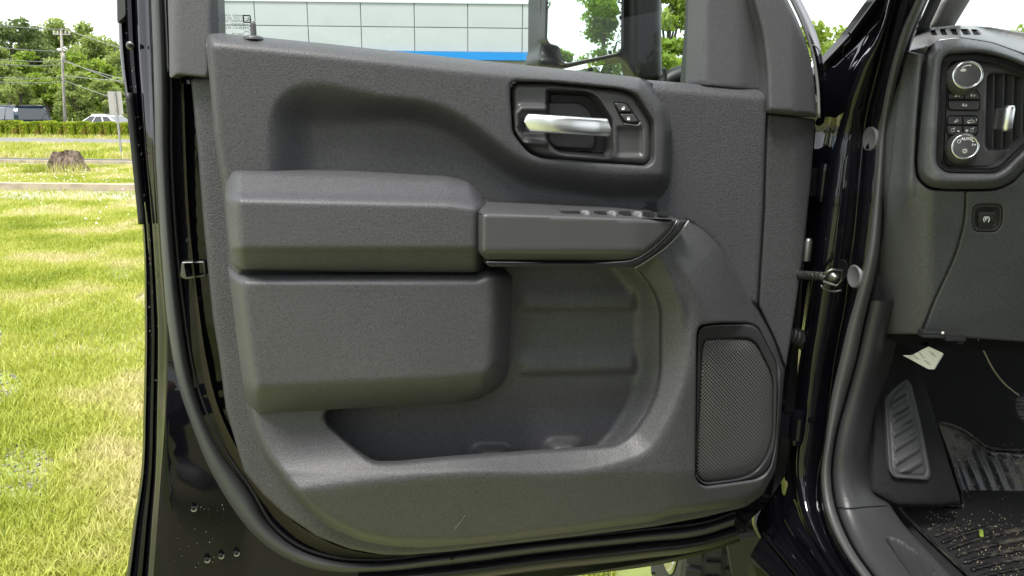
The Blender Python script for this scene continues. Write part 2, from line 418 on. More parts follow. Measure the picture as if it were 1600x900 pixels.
# bottom rolls of the door below the seal
bot = [[(330, 925), (520, 905), (700, 893), (900, 868), (1060, 850), (1150, 826)],
       [(330, 950), (520, 917), (700, 903), (900, 878), (1060, 858), (1153, 832)],
       [(330, 975), (520, 930), (700, 912), (900, 887), (1060, 865), (1155, 838)],
       [(330, 1000), (520, 945), (700, 925), (900, 896), (1060, 872), (1156, 843)],
       [(330, 1002), (520, 948), (700, 929), (900, 900), (1060, 876), (1156, 847)]]
bw = [-.040, -.038, -.040, -.042, -.050]
rr = [catmull(np.array(r_, float), 40) for r_ in bot]; rr = [D(q[:, 0], q[:, 1], w_) for q, w_ in zip(rr, bw)]
A_ = np.array(rr); A2 = np.stack([catmull(A_[:, j], 16) for j in range(40)], 1); fs = []
for i in range(15):
    for j in range(39): fs.append((i*40+j, (i+1)*40+j, (i+1)*40+j+1, i*40+j+1))
door_bm_parts.append((list(A2.reshape(-1, 3)), fs))
# outer skin
osk = D(np.array([e0x[0]+4, 1290, 1290, e0x[-1]+4]), np.array([100, 100, 900, 1000.]), -.16)
oz0 = float(A2[-1, :, 2].min())+.005
skl = D(e0x+1, ys, -.137)
sk = [];
for p in skl: sk.append(p)
k0 = len(sk)
for p in skl: sk.append(np.array([.04, .15+0*p[1], max(p[2], -.01)]))
sfs = [(j, j+1, k0+j+1, k0+j) for j in range(len(skl)-1) if skl[j][2] < .66 and skl[j][2] > -.03]
door_bm_parts.append((sk, sfs))
V = []; fs = []
for v, f in door_bm_parts:
    k = len(V); V += list(v); fs += [tuple(int(i)+k for i in q) for q in f]
bpy.data.objects.remove(doorm)
door = link('door', mesh_np('door', V, fs), PAINT, truck); autosmooth(door, 40)
door['label'] = 'open driver door with black painted shell and grey inner trim'
door.location = tuple(HO-TO); door.rotation_euler = (0, 0, A12)

# ---- rubber weatherstrip round the door
def strip_between(name, A1, B1, w0, wtop, m, parent, n=120, k=9, label=None, mode='door'):
    a = catmull(A1, n); b = catmull(B1, n); rows = []
    for t in np.linspace(0, 1, k):
        q = a*(1-t)+b*t; h = w0+(wtop-w0)*math.sin(math.pi*t)**.6
        rows.append(D(q[:, 0], q[:, 1], h))
    A_ = np.array(rows); fs = [(i*n+j, (i+1)*n+j, (i+1)*n+j+1, i*n+j+1) for i in range(k-1) for j in range(n-1)]
    return link(name, mesh_np(name, A_.reshape(-1, 3), fs), m, parent, label=label)
ser = strip_between('weatherstrip', SL, SR, -.045, -.014, RUBBER, door, label='grey rubber seal running round the door edge')
# thin lip inside the seal
_c = catmull(SR, 80); _t = np.gradient(_c, axis=0); _t /= np.linalg.norm(_t, axis=1, keepdims=True)
lipa = _c+np.stack([_t[:, 1], -_t[:, 0]], 1)*7
strip_between('inner_seal_lip', SR, lipa, -.036, -.028, RUB_D, door, k=5)
# steel ledge between seal and card, grass reflection put into its olive colour
o1 = catmull(np.array([(283, 130), (286, 233), (291, 349), (302, 470), (312, 560), (326, 630), (354, 700), (394, 762), (429, 808), (466, 843), (515, 866), (580, 874), (650, 870)], float), 80)
o2 = catmull(np.array([(287, 130), (290, 233), (296, 349), (309, 470), (322, 560), (342, 640), (374, 707), (409, 757), (441, 801), (482, 831), (532, 855), (590, 867), (650, 867)], float), 80)
LEDGE = mat('olive_reflection_paint', (.030, .028, .016), rough=.35, spec=.5, coat=.3, bump=.3, bscale=80, bkind='noise', dist=.001)
grid_surface('shell_ledge', [D(o1[:, 0], o1[:, 1], -.034), D((o1[:, 0]+o2[:, 0])/2, (o1[:, 1]+o2[:, 1])/2, -.026), D(o2[:, 0], o2[:, 1], -.012)], LEDGE, door, nu=80, nv=6)

bs1 = np.array([(560, 897), (700, 886), (850, 866), (1000, 850), (1103, 838), (1150, 824)], float); bs2 = np.array([(560, 925), (700, 912), (850, 893), (1000, 876), (1103, 860), (1156, 842)], float)
strip_between('bottom_shade_strip', bs1, bs2, -.044, -.026, mat('shade_black_rubber', (.010, .010, .011), rough=.3), door, k=9)  # dark strip added in place of the shade mirrored along the door bottom
# ---- carrier card
card = list(map(tuple, CL)) + [(747, 856), (900, 838), (1019, 823), (1100, 808), (1165, 792), (1193, 772), (1212, 735), (1219, 660), (1225, 590), (1240, 490), (1252, 400), (1262, 300), (1270, 186), (1197, 177), (1190, 150), (1015, 130), (900, 132), (330, 118)]
cardP = rpoly([(*p, 6) for p in card], 6, 4)
def w_card(x, y, sd, hd):
    wv = np.zeros(len(x)) - edge_round(sd, 6, .010)
    return wv
relief('card_carrier', cardP, w_card, P_CARR, door, g=9, rings=(1.5, 3, 6), skirt=.03, label='coarse grained edge strip of the door card')
# right upper corner panel between handle area and seam, with rounded belt top
crn = rpoly([(1000, 124, 3), (1185, 139, 12), (1197, 146, 8), (1197, 180, 2), (1192, 330, 2), (1183, 476, 2), (1165, 470, 10), (1120, 380, 20), (1075, 345, 8), (1000, 345, 2)], 4, 4)
relief('corner_panel', crn, lambda x, y, sd, hd: .022-edge_round(np.minimum(sd, 99), 4, .004)-.018*np.clip(1-(y-(124+(x-1000)*.085))/16, 0, 1)**2, P_CARR, door, g=6, rings=(1.5, 3), skirt=.05)
rimR = rpoly([(1199, 178, 2), (1274, 186, 3), (1266, 290, 6), (1252, 420, 6), (1240, 500, 8), (1228, 575, 4), (1212, 532, 10), (1186, 478, 3), (1195, 330, 3)], 4, 4)
relief('rear_edge_panel', rimR, lambda x, y, sd, hd: .012-edge_round(sd, 3, .003)-.02*np.clip((x-1238)/36, 0, 1)**2, P_CARR, door, g=7, rings=(1.5, 3), skirt=.03)

# ---- upper moulding with the recess under the handle
upo = rpoly([(322, 80, 3), (322, 53, 13), (345, 52, 4), (500, 67, 3), (700, 89, 3), (900, 110, 3), (1000, 121, 10), (1022, 130, 14), (1042, 165, 14), (1050, 205, 12), (1048, 260, 8), (1044, 350, 2), (740, 350, 2), (740, 330, 2), (370, 300, 2), (370, 430, 2), (359, 425, 2), (348, 300, 20), (334, 211, 20), (327, 120, 20)], 4, 3.5)
handle_out = rpoly([(797, 150, 10), (798, 127, 16), (860, 128, 8), (925, 134, 8), (972, 139, 10), (994, 147, 8), (1010, 172, 8), (1021, 190, 8), (1021, 250, 12), (1012, 260, 10), (925, 254, 8), (850, 248, 8), (826, 240, 12), (801, 209, 10)], 8, 3)
rec = rpoly([(452, 160, 44), (690, 176, 60), (815, 272, 40), (960, 292, 20), (1090, 292, 2), (1090, 420, 2), (455, 420, 20)], 30, 6)
def w_upper(x, y, sd, hd):
    ins = inside(x, y, rec); dd = dist_poly(x, y, rec); s_ = np.where(ins, dd, -dd)
    band = 22 + 16*ss((620-x)/120)
    wv = .062 - .040*ss((s_+band)/(2*band))
    # top rolls back over the belt line
    top = np.interp(x, [322, 345, 500, 700, 900, 1000, 1050], [52, 52, 67, 89, 110, 121, 175])
    wv = wv - .030*np.clip(1-(y-top)/24, 0, 1)**2.2
    left = np.interp(y, [52, 120, 211, 300, 430], [322, 327, 334, 348, 359])
    wv = wv - .022*np.clip(1-(x-left)/11, 0, 1)**2
    right = np.interp(y, [120, 130, 165, 205, 260, 350], [1000, 1022, 1042, 1050, 1048, 1044])
    wv = wv - .030*np.clip(1-(right-x)/16, 0, 1)**2*ss((y-118)/20)
    wv = wv - edge_round(hd, 5, .006)
    return wv
relief('upper_panel', upo, w_upper, P_MAIN, door, g=4.5, holes=[handle_out], rings=(1.2, 2.6, 5), skirt=.05, label='tall upper door panel with a soft recess under the handle')

# ---- lower moulding with the map pocket opening
lip = rpoly([(994, 395, 2), (994, 418, 6), (1020, 452, 14), (1031, 482, 12), (1031, 580, 14), (1025, 615, 10), (1012, 644, 10), (988, 678, 20), (962, 695, 14), (860, 703, 8), (700, 714, 8), (620, 722, 20), (583, 722, 14), (553, 700, 10), (513, 663, 10), (507, 650, 6), (513, 641, 6), (560, 620, 2), (740, 600, 2), (740, 395, 2)], 8, 3.5)
low_left = [(359, 425), (366, 490), (372, 546), (385, 640), (393, 675), (413, 717), (447, 762), (480, 799), (515, 824), (563, 845), (613, 854), (663, 856), (747, 849), (900, 831)]
lowo = rpoly([(*p, 14) for p in low_left] + [(1019, 815, 10), (1045, 806, 10), (1148, 791, 14), (1190, 775, 20), (1212, 735, 14), (1219, 660, 14), (1226, 580, 10), (1210, 528, 12), (1190, 492, 12), (1160, 440, 14), (1125, 385, 14), (1100, 360, 10), (1072, 343, 6), (1000, 345, 2), (760, 370, 2), (740, 385, 2), (370, 395, 2)], 6, 4)
Bl = np.array([(250, 786), (380, 774), (466, 765), (520, 758), (700, 740), (965, 722), (1008, 706), (1040, 660), (1066, 600), (1078, 540), (1080, 470), (1060, 420)], float)
Bl = catmull(Bl, 60)
Bpoly = np.vstack([Bl, [(1040, 380), (740, 380), (500, 380), (250, 400)]])
spk_out = rpoly([(1088, 525, 14), (1092, 508, 14), (1120, 504, 10), (1170, 504, 14), (1186, 512, 10), (1200, 540, 12), (1216, 570, 14), (1218, 620, 14), (1213, 700, 18), (1205, 735, 18), (1185, 750, 16), (1100, 762, 14), (1086, 750, 14)], 8, 3)
def w_lower(x, y, sd, hd):
    ins = inside(x, y, Bpoly); dd = dist_poly(x, y, Bpoly); s_ = np.where(ins, dd, -dd)
    s2 = np.maximum(0, s_); wv = .112 - .062*(1-np.exp(-s2/58.)) - .002*np.exp(-(s_/6)**2)
    arc = dist_line(x, y, [(1060, 330), (1100, 360), (1125, 385), (1160, 440), (1190, 492), (1226, 560)]); wv = wv-.046*np.clip(1-arc/70, 0, 1)**1.4
    # the ledge softens high up on the right side
    wv = wv + .018*ss((560-y)/120)*ss((s2)/20)*(x > 900)
    # outer faces roll under towards the bottom and towards the hinge side
    wv = wv - .035*ss((x-1040)/190)*ss((y-300)/200) - .030*np.clip((y-738)/110, 0, 1)
    r = np.where(x < 700, 15, 10); wv = wv - .040*np.clip(1-sd/r, 0, 1)**2
    hl = dist_poly(x, y, lip); wv = wv - edge_round(hl, 6, .010)
    wv = wv - edge_round(dist_poly(x, y, spk_out), 4, .003)
    return wv
relief('lower_panel', lowo, w_lower, P_MAIN, door, g=4.5, holes=[lip, spk_out], rings=(1.2, 2.6, 5, 8), skirt=.045, hskirt=.003, label='lower door moulding with a bright sloping ledge round the pocket')

q = catmull(np.array([(708, 829), (718, 818), (727, 805)], float), 8); tube('scuff_mark', D(q[:, 0], q[:, 1], .0945), .0005, mat('pale_scuff', (.075, .075, .07), rough=.8), door, n=5)
# ---- map pocket
pko = rpoly([(1050, 380, 4), (1050, 600, 10), (1030, 690, 20), (985, 735, 10), (560, 760, 10), (480, 690, 10), (480, 600, 4), (700, 560, 4), (740, 380, 4)], 6, 5)
def w_pocket(x, y, sd, hd):
    wv = np.full(len(x), .012)
    r1 = np.interp(x, [700, 985], [482, 480]); r2 = np.interp(x, [700, 985], [583, 578])
    rib = .011*(ss((y-(r1-52))/48)-ss((y-(r1-4))/14)) + .012*(ss((y-(r2-40))/36)-ss((y-(r2-4))/14))
    mask = ss((x-795)/40)*ss((1000-x)/16)
    wv = wv+rib*mask
    wv = wv-.006*ss((y-590)/60)
    # side wall on the hinge side
    wall = np.interp(y, [380, 418, 452, 482, 580, 615, 644, 678, 700], [985, 997, 1022, 1033, 1033, 1027, 1014, 992, 970])
    wv = wv+.034*ss((x-(wall-46))/50)
    wv = wv-.020*ss((520-x)/40+.5)*0
    for cx, cy, a in ((769, 703, 26), (881, 694, 24)):
        wv = wv+.030*np.exp(-((x-cx)/a)**4)*ss((y-(cy-12))/20)
    # under the insert the pocket deepens
    return wv
relief('map_pocket', pko, w_pocket, P_POCKET, door, g=4, rings=(), skirt=0, label='recessed map pocket with two moulded ribs')
# pocket floor shelf closing the bin from below
fl = [(560, 722), (620, 724), (860, 706), (962, 698), (1010, 655)]
fa = catmull(np.array(fl, float), 30)
grid_surface('pocket_floor', [D(fa[:, 0], fa[:, 1]+14, .055), D(fa[:, 0], fa[:, 1]+26, .006)], P_POCKET, door, nu=30)

# ---- lower insert (padded)
ins_o = rpoly([(356, 414, 6), (376, 425, 10), (560, 427, 4), (745, 425, 14), (757, 419, 8), (782, 417, 14), (801, 430, 14), (799, 500, 8), (795, 585, 16), (784, 606, 16), (752, 625, 18), (700, 631, 6), (512, 640, 4), (400, 645, 14), (386, 640, 8), (372, 546, 20), (364, 480, 20)], 6, 3.5)
def w_insert(x, y, sd, hd):
    wv = np.full(len(x), .112)
    top = np.interp(x, [356, 376, 745, 760, 782, 801], [414, 425, 425, 419, 417, 428])
    wv -= .040*np.clip(1-(y-top)/20, 0, 1)**2
    botm = np.interp(x, [386, 400, 512, 700, 752, 784, 795, 801], [640, 645, 640, 631, 625, 606, 585, 560])
    wv -= .050*np.clip(1-(botm-y)/46, 0, 1)**1.7
    rgt = np.interp(y, [417, 430, 500, 585, 606, 631], [782, 801, 799, 795, 784, 740])
    wv -= .050*np.clip(1-(rgt-x)/40, 0, 1)**2.4
    lft = np.interp(y, [414, 480, 546, 640], [356, 364, 372, 386])
    wv -= .050*np.clip(1-(x-lft)/26, 0, 1)**2
    wv += .003*np.sin((x-370)/430*math.pi)
    return np.maximum(wv, .035)
relief('lower_insert', ins_o, w_insert, P_SOFT, door, g=4, rings=(1.5, 3.5, 6.5), skirt=.04, label='large padded insert below the arm bolster')

# ---- upper bolster
bol = rpoly([(351, 285, 8), (354, 266, 12), (372, 264, 6), (560, 269, 4), (700, 277, 6), (733, 285, 10), (765, 316, 7), (765, 333, 5), (757, 345, 6), (751, 380, 4), (752, 405, 6), (760, 417, 5), (748, 426, 7), (560, 425, 4), (380, 422, 6), (362, 414, 8), (354, 340, 10)], 6, 3)
def w_bol(x, y, sd, hd):
    top = np.interp(x, [351, 372, 560, 700, 733, 765], [264, 264, 269, 277, 285, 316])
    wv = np.full(len(x), .132)
    ridge = np.interp(x, [351, 700, 765], [311, 318, 326])
    t = np.clip((ridge+6-y)/(ridge-top+6), 0, 1); sm = np.clip((ridge+10-y)/22, 0, 1)
    wv -= .062*t*ss(sm) + .02*np.clip(1-(y-top)/8, 0, 1)**2
    wv -= .030*ss((y-384)/10)*np.clip((y-384)/40, 0, 1)
    wv -= .045*np.clip(1-(x-(351+ (y-285)*.05))/26, 0, 1)**2
    wv -= .045*np.clip(1-(760-x)/22, 0, 1)**2.2
    wv -= edge_round(sd, 3.5, .006)
    return np.maximum(wv, .03)
relief('arm_bolster', bol, w_bol, P_SOFT, door, g=3.6, rings=(1.2, 2.6, 5), skirt=.06, label='padded arm bolster with a bright faceted top')

# ---- armrest pull with switch deck
arm = rpoly([(751, 348, 4), (752, 334, 6), (760, 331, 4), (900, 336, 2), (1000, 340, 2), (1058, 343, 3), (1048, 360, 6), (1030, 378, 8), (1008, 396, 8), (985, 407, 14), (960, 409, 4), (760, 408, 4), (751, 398, 5)], 4, 2.6)
relief('armrest_face', arm, lambda x, y, sd, hd: .160-.022*ss((y-390)/22)-.014*np.clip(1-sd/5, 0, 1)**2-.02*ss((x-985)/80), P_SMOOTH, door, g=4, rings=(1.2, 2.6, 5), skirt=.11, label='long smooth armrest grip cover')
trm = rpoly([(757, 410, 2), (960, 411, 4), (987, 408, 12), (1010, 398, 8), (1032, 380, 8), (1050, 361, 6), (1060, 344, 2), (1074, 345, 3), (1060, 365, 8), (1040, 385, 10), (1012, 405, 12), (992, 418, 6), (965, 418, 4), (765, 417, 3)], 4, 2.6)
relief('armrest_trim', trm, lambda x, y, sd, hd: .142-edge_round(sd, 2.2, .004)-.02*ss((x-985)/90), P_DARK, door, g=3, rings=(1, 2.2), skirt=.09, label='dark curved trim strip under the grip')
# painted highlight lines along the trim edges
for nm, pth, wv in (('trim_edge_highlight', [(760, 409.5), (960, 410), (985, 407.5), (1008, 397), (1030, 379.5), (1048, 361), (1058, 344)], .1605), ('trim_edge_highlight', [(992, 419), (1013, 406), (1041, 386), (1061, 366), (1076, 345)], .126)):
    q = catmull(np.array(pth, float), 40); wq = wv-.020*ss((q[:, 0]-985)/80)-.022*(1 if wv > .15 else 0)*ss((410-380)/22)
    tube(nm, D(q[:, 0], q[:, 1], wq), .0010, mat('pale_highlight_and_mark', (.32, .33, .33), rough=.3), door, n=6)
# switch deck: a real top surface
dk_f = catmull(np.array([(752, 334), (900, 337), (1058, 343)], float), 24)
fr = D(dk_f[:, 0], dk_f[:, 1], .150); bk = fr.copy(); bk[:, 1] += .110; bk[:, 2] -= .011
mid = (fr+bk)/2; mid[:, 2] += .002
grid_surface('switch_deck', [fr, mid, bk], P_SMOOTH, door, nu=24, nv=8, flip=True)
for cx, wd, hh in ((888, 26, .0085), (913, 6, .010), (936, 13, .008), (955, 5, .009), (975, 11, .008), (995, 5, .008), (1012, 11, .007), (1035, 12, .005)):
    c0 = D(np.array([cx]), np.array([336]), .12)[0]; s_ = wd*.00096
    V, f = box_data((c0[0], c0[1]-.002, c0[2]+.0012), (s_, .026, hh*1.2)); V = np.array(V)
    V[:, 2] += np.where(V[:, 1] > c0[1]+.01, -.002, .001)
    o = link('window_switch' if cx > 900 else 'mirror_dial', mesh_np('sw', V, f), mat('switch_tip_silver', (.5, .5, .5), rough=.3, metal=.6) if cx in (913, 955, 995) else P_DARK, door, smooth=False)
    bm = bmesh.new(); bm.from_mesh(o.data); bmesh.ops.bevel(bm, geom=bm.edges[:], offset=.002, segments=2, affect='EDGES'); bm.to_mesh(o.data); bm.free()

# ---- inner door handle assembly
cup = rpoly([(854, 141, 3), (860, 139, 4), (918, 143, 12), (934, 152, 12), (956, 188, 8), (957, 236, 8), (950, 246, 8), (872, 240, 12), (855, 222, 8), (854, 180, 2)], 6, 2.5)
def w_bez(x, y, sd, hd):
    wv = .050+np.zeros(len(x))
    wv -= .010*np.clip(1-sd/9, 0, 1)**2
    sx = dist_line(x, y, [(960, 148), (1000, 200), (1006, 245), (958, 243)])
    wv -= edge_round(hd, 4, .008)
    wv -= .006*ss((x-962)/6)*ss((1006-x-(200-np.minimum(y, 200))*.6)/6)*ss((y-200)/4+.5)*ss((244-y)/4)
    # raised collar round the handle root
    c = dist_line(x, y, [(852, 170), (815, 169), (807, 178), (807, 205), (818, 222), (852, 224)])
    wv += .012*np.exp(-(c/4.0)**2)
    wv -= .008*ss((9-np.abs(y-196))/6+.5)*ss((852-x)/4)*ss((x-814)/5)
    return wv
relief('handle_bezel', rpoly([tuple((p-[909, 192])*[.985, .978]+[909, 192]) for p in handle_out[::3]], 2, 2.5), w_bez, P_SMOOTH, door, g=2.8, holes=[cup], rings=(1, 2.2, 4), skirt=.03, label='smooth dark bezel round the inner handle')
def w_cup(x, y, sd, hd):
    wv = .046-.048*ss(sd/9); return wv
cup2 = rpoly([(850, 137, 3), (918, 139, 12), (938, 150, 12), (961, 186, 8), (961, 240, 8), (952, 250, 8), (868, 244, 12), (850, 226, 8)], 6, 2.5)
relief('handle_cup', cup2, lambda x, y, sd, hd: .044-.046*ss((sd-3)/9), P_DARK, door, g=2.6, rings=(1, 2.5, 4, 6, 8), skirt=0)
bp_ = rpoly([(856, 160, 3), (906, 160, 8), (920, 170, 8), (930, 192, 6), (930, 228, 6), (924, 233, 5), (866, 230, 6), (856, 218, 5)], 5, 2.5)
relief('cup_plate', bp_, lambda x, y, sd, hd: .012-edge_round(sd, 2, .003), P_SMOOTH, door, g=3, rings=(1, 2), skirt=.012)
# chrome lever: lofted rounded bar
def lever():
    V = []; fs = []; n = 20; st = np.unique(np.concatenate([np.linspace(0, 1, 22), np.linspace(0, .07, 9)**1.0, 1-np.linspace(0, .04, 9), [.001, .999, .003, .997]]))
    for t in st:
        px = 820+134*t; yc = 191.5+8*t; hh = 14.6*(1-.02*t); 
        e = min(1, (t*134)/9.0); hh *= math.sqrt(max(.02, 1-(1-e)**2)) if e < 1 else 1
        e2 = min(1, ((1-t)*134)/5.0); hh *= (math.sqrt(max(.05, 1-(1-e2)**2)) if e2 < 1 else 1)
        th_ = .0075
        for k in range(n):
            a = 2*math.pi*k/n; ca, sa = math.cos(a), math.sin(a)
            f_ = (abs(ca)**(2/3.4))*np.sign(ca); g_ = (abs(sa)**(2/3.4))*np.sign(sa)
            wv = .066+.012*math.sin(math.pi*min(1, t*1.15))+th_*f_
            V.append(D(np.array([px+1.5*g_]), np.array([yc+hh*g_]), wv)[0])
    m_ = len(st)
    for i in range(m_-1):
        for k in range(n): fs.append((i*n+k, i*n+(k+1) % n, (i+1)*n+(k+1) % n, (i+1)*n+k))
    fs.append(tuple(range(n))); fs.append(tuple((m_-1)*n+k for k in range(n))[::-1])
    return V, fs
V, fs = lever(); link('door_handle', mesh_np('door_handle', V, fs), CHROME, door, label='satin chrome inner door lever')
# lock buttons
for nm, P, lab in (('lock_button', [(960, 160.5, 3), (978, 162, 4), (987, 174.5, 2), (968, 174.5, 1)], 'door unlock button with open padlock'), ('lock_button', [(969.5, 178, 1), (989.5, 178, 1.5), (998, 190.5, 2.5), (980, 191.5, 4), (973, 185, 3)], 'door lock button with closed padlock')):
    relief(nm, rpoly(P, 2, 1.4), lambda x, y, sd, hd: .0545-edge_round(sd, 1.4, .0015), P_BTN, door, g=1.8, rings=(.6, 1.2), skirt=.01, label=lab)
lb = rpoly([(957.5, 158, 4), (979.5, 160, 5), (1001, 191, 3), (999, 194, 3), (979, 194, 5), (971, 188, 3)], 3, 1.5)
relief('button_surround', lb, lambda x, y, sd, hd: .0512+0*x, SCREEN, door, g=4, rings=(), skirt=.0)
q = catmull(np.array([(976, 193.7), (984, 194.4), (999, 194), (1000.5, 191)], float), 14); tube('button_glint_edge', D(q[:, 0], q[:, 1], .0515), .0006, mat('pale_highlight_and_mark'), door, n=6)  # pale tube painted as a glint on the surround edge
# padlock marks
def padlock(cx, cy, open_):
    V = []; F_ = []
    b1 = box_data(D(np.array([cx]), np.array([cy+1.6]), .0552)[0], (.0040, .0003, .0028)); parts = [b1]
    th = np.linspace(math.pi if not open_ else math.pi*.9, 0 if not open_ else -.1, 9); r_ = 1.5
    ox = 0 if not open_ else 1.3
    pth = [(cx+ox+r_*math.cos(a), cy-.4-r_*math.sin(a)) for a in th]
    if not open_: pth = [(cx-r_, cy+.6)]+pth
    pth = pth+[(pth[-1][0], cy+.8)]
    pth = np.array(pth); parts.append(tube_data(D(pth[:, 0], pth[:, 1], .0552), .00028, 5))
    multi('padlock_mark', parts, WHITE_P, door, smooth=False)
padlock(973.5, 168.5, True); padlock(982, 184.5, False)

# ---- speaker
spk_in = rpoly([(1096, 545, 10), (1100, 530, 10), (1125, 528, 8), (1168, 528, 10), (1182, 535, 8), (1205, 580, 14), (1209, 600, 14), (1208, 680, 14), (1200, 712, 16), (1180, 738, 18), (1155, 748, 14), (1100, 755, 12), (1087, 742, 12), (1089, 700, 6)], 8, 2.6)
relief('speaker_frame', rpoly([tuple((p-[1150, 633])*[.985, .993]+[1150, 633]) for p in spk_out[::3]], 2, 3), lambda x, y, sd, hd: .088-.035*ss((x-1040)/190)-edge_round(sd, 4, .007)-edge_round(hd, 3, .005), mat('speaker_ring_plastic', (.028, .029, .031), rough=.36), door, g=3.4, holes=[spk_in], rings=(1, 2.2, 4), skirt=.03, label='smooth dark frame round the speaker grille')
mgr = bpy.data.materials.new('perforated_grille'); mgr.use_nodes = True; n = mgr.node_tree.nodes; l = mgr.node_tree.links; b = n['Principled BSDF']
t = n.new('ShaderNodeTexCoord'); mp = n.new('ShaderNodeMapping'); mp.inputs['Rotation'].default_value = (0, 0, 0)
mp.inputs['Scale'].default_value = (165, 0, 165); v = n.new('ShaderNodeTexVoronoi'); v.inputs['Scale'].default_value = 1.0; v.inputs['Randomness'].default_value = .0
sx = n.new('ShaderNodeSeparateXYZ'); cb = n.new('ShaderNodeCombineXYZ'); a1 = n.new('ShaderNodeMath'); a1.operation = 'ADD'; a2 = n.new('ShaderNodeMath'); a2.operation = 'SUBTRACT'
l.new(t.outputs['Object'], mp.inputs[0]); l.new(mp.outputs[0], sx.inputs[0]); l.new(sx.outputs[0], a1.inputs[0]); l.new(sx.outputs[2], a1.inputs[1]); l.new(sx.outputs[0], a2.inputs[0]); l.new(sx.outputs[2], a2.inputs[1])
l.new(a1.outputs[0], cb.inputs[0]); l.new(a2.outputs[0], cb.inputs[1]); l.new(cb.outputs[0], v.inputs['Vector'])
rp = n.new('ShaderNodeMapRange'); rp.inputs[1].default_value = .30; rp.inputs[2].default_value = .42; l.new(v.outputs['Distance'], rp.inputs[0])
mm = n.new('ShaderNodeMix'); mm.data_type = 'RGBA'; mm.inputs[6].default_value = (.001, .001, .001, 1); mm.inputs[7].default_value = (.085, .085, .083, 1)
l.new(rp.outputs[0], mm.inputs[0]); l.new(mm.outputs[2], b.inputs['Base Color']); b.inputs['Roughness'].default_value = .45
bb = n.new('ShaderNodeBump'); bb.inputs['Strength'].default_value = .6; bb.inputs['Distance'].default_value = .0008; l.new(rp.outputs[0], bb.inputs['Height']); l.new(bb.outputs[0], b.inputs['Normal'])
relief('speaker_grille', spk_in, lambda x, y, sd, hd: .084-.035*ss((x-1040)/190)+.004*ss(sd/22)-.006*np.clip(1-sd/3, 0, 1), mgr, door, g=3.5, rings=(1, 2.5, 5), skirt=.012, label='black perforated speaker grille')

# ---- window frame trims, glass and peg
lf = rpoly([(262, -170, 2), (332, -170, 2), (341, 0, 2), (343, 58, 2), (325, 62, 3), (326, 121, 3), (277, 116, 3), (265, 123, 4), (264, 60, 4), (262, 0, 4)], 3, 5)
relief('window_frame', lf, lambda x, y, sd, hd: .016-.020*np.clip(1-(x-262)/14, 0, 1)**1.2-edge_round(sd, 2.5, .003)-.012*ss((x-328)/14), P_TRIM, door, g=7, rings=(1.2, 2.5, 6), skirt=.05, label='plain grey frame trim beside the window')
sail = rpoly([(1104, -120, 2), (1190, -120, 4), (1193, 60, 3), (1196, 146, 2), (1187, 142, 3), (1089, 133, 3), (1098, 30, 3)], 3, 5)
relief('mirror_corner_trim', sail, lambda x, y, sd, hd: .012-.010*ss((x-1150)/40)-edge_round(sd, 3, .004)-.012*np.clip(1-(x-1090)/16, 0, 1)**2, P_TRIM, door, g=6, rings=(1.2, 3), skirt=.06, label='triangular trim behind the wing mirror')
pf = rpoly([(1150, -120, 2), (1160, -60, 4), (1175, 0, 10), (1190, 55, 20), (1196, 110, 10), (1198, 176, 2), (1276, 184, 2), (1273, 130, 10), (1263, 75, 20), (1246, 30, 20), (1231, 0, 20), (1185, -90, 10), (1180, -120, 2)], 3, 4)
relief('window_frame', pf, lambda x, y, sd, hd: .034-.012*np.clip(1-sd/7, 0, 1)**2-.02*ss((x-1235)/45), P_TRIM, door, g=5, rings=(1.2, 3, 6), skirt=.05, label='curved front frame trim of the door')
# thin metal run channel and black outer frame edge right of it
ch = catmull(np.array([(1183, -125), (1233, -4), (1248, 28), (1265, 73), (1275, 128), (1278, 184)], float), 40)
ch2 = catmull(np.array([(1200, -125), (1250, -4), (1266, 28), (1280, 66), (1286, 100), (1288, 184)], float), 40)
grid_surface('frame_outer_edge', [D(ch[:, 0], ch[:, 1], .008), D(ch[:, 0]*.6+ch2[:, 0]*.4, ch[:, 1], .0), D(ch[:, 0]*.3+ch2[:, 0]*.7, ch2[:, 1], -.04), D(ch2[:, 0], ch2[:, 1], -.06)], PAINT, door, nu=40, nv=10)
tube('frame_seal', D(ch[:, 0]+2, ch[:, 1], .010), .0022, mat('pale_rubber', (.16, .165, .165), rough=.4), door, n=8)
q = catmull(np.array([(1266, 70), (1272, 71), (1278, 76), (1281, 86)], float), 12); tube('seal_joint', D(q[:, 0], q[:, 1], .006), .0011, mat('pale_rubber'), door, n=6)
gl = D(np.array([322, 1130, 1130, 322]), np.array([-170, -170, 150, 90.]), -.045)
V, f = list(gl)+[p+np.array([0, .004, 0]) for p in gl], [(0, 1, 2, 3), (7, 6, 5, 4)]
link('window_glass', mesh_np('window_glass', V, [(0, 3, 2, 1)]), GLASS, door, smooth=False, label='faintly green door glass')
q = D(np.array([343.5, 344.5, 345]), np.array([-170, 0, 60.]), -.040); tube('glass_run_seal', q, .0022, mat('pale_rubber'), door, n=8)
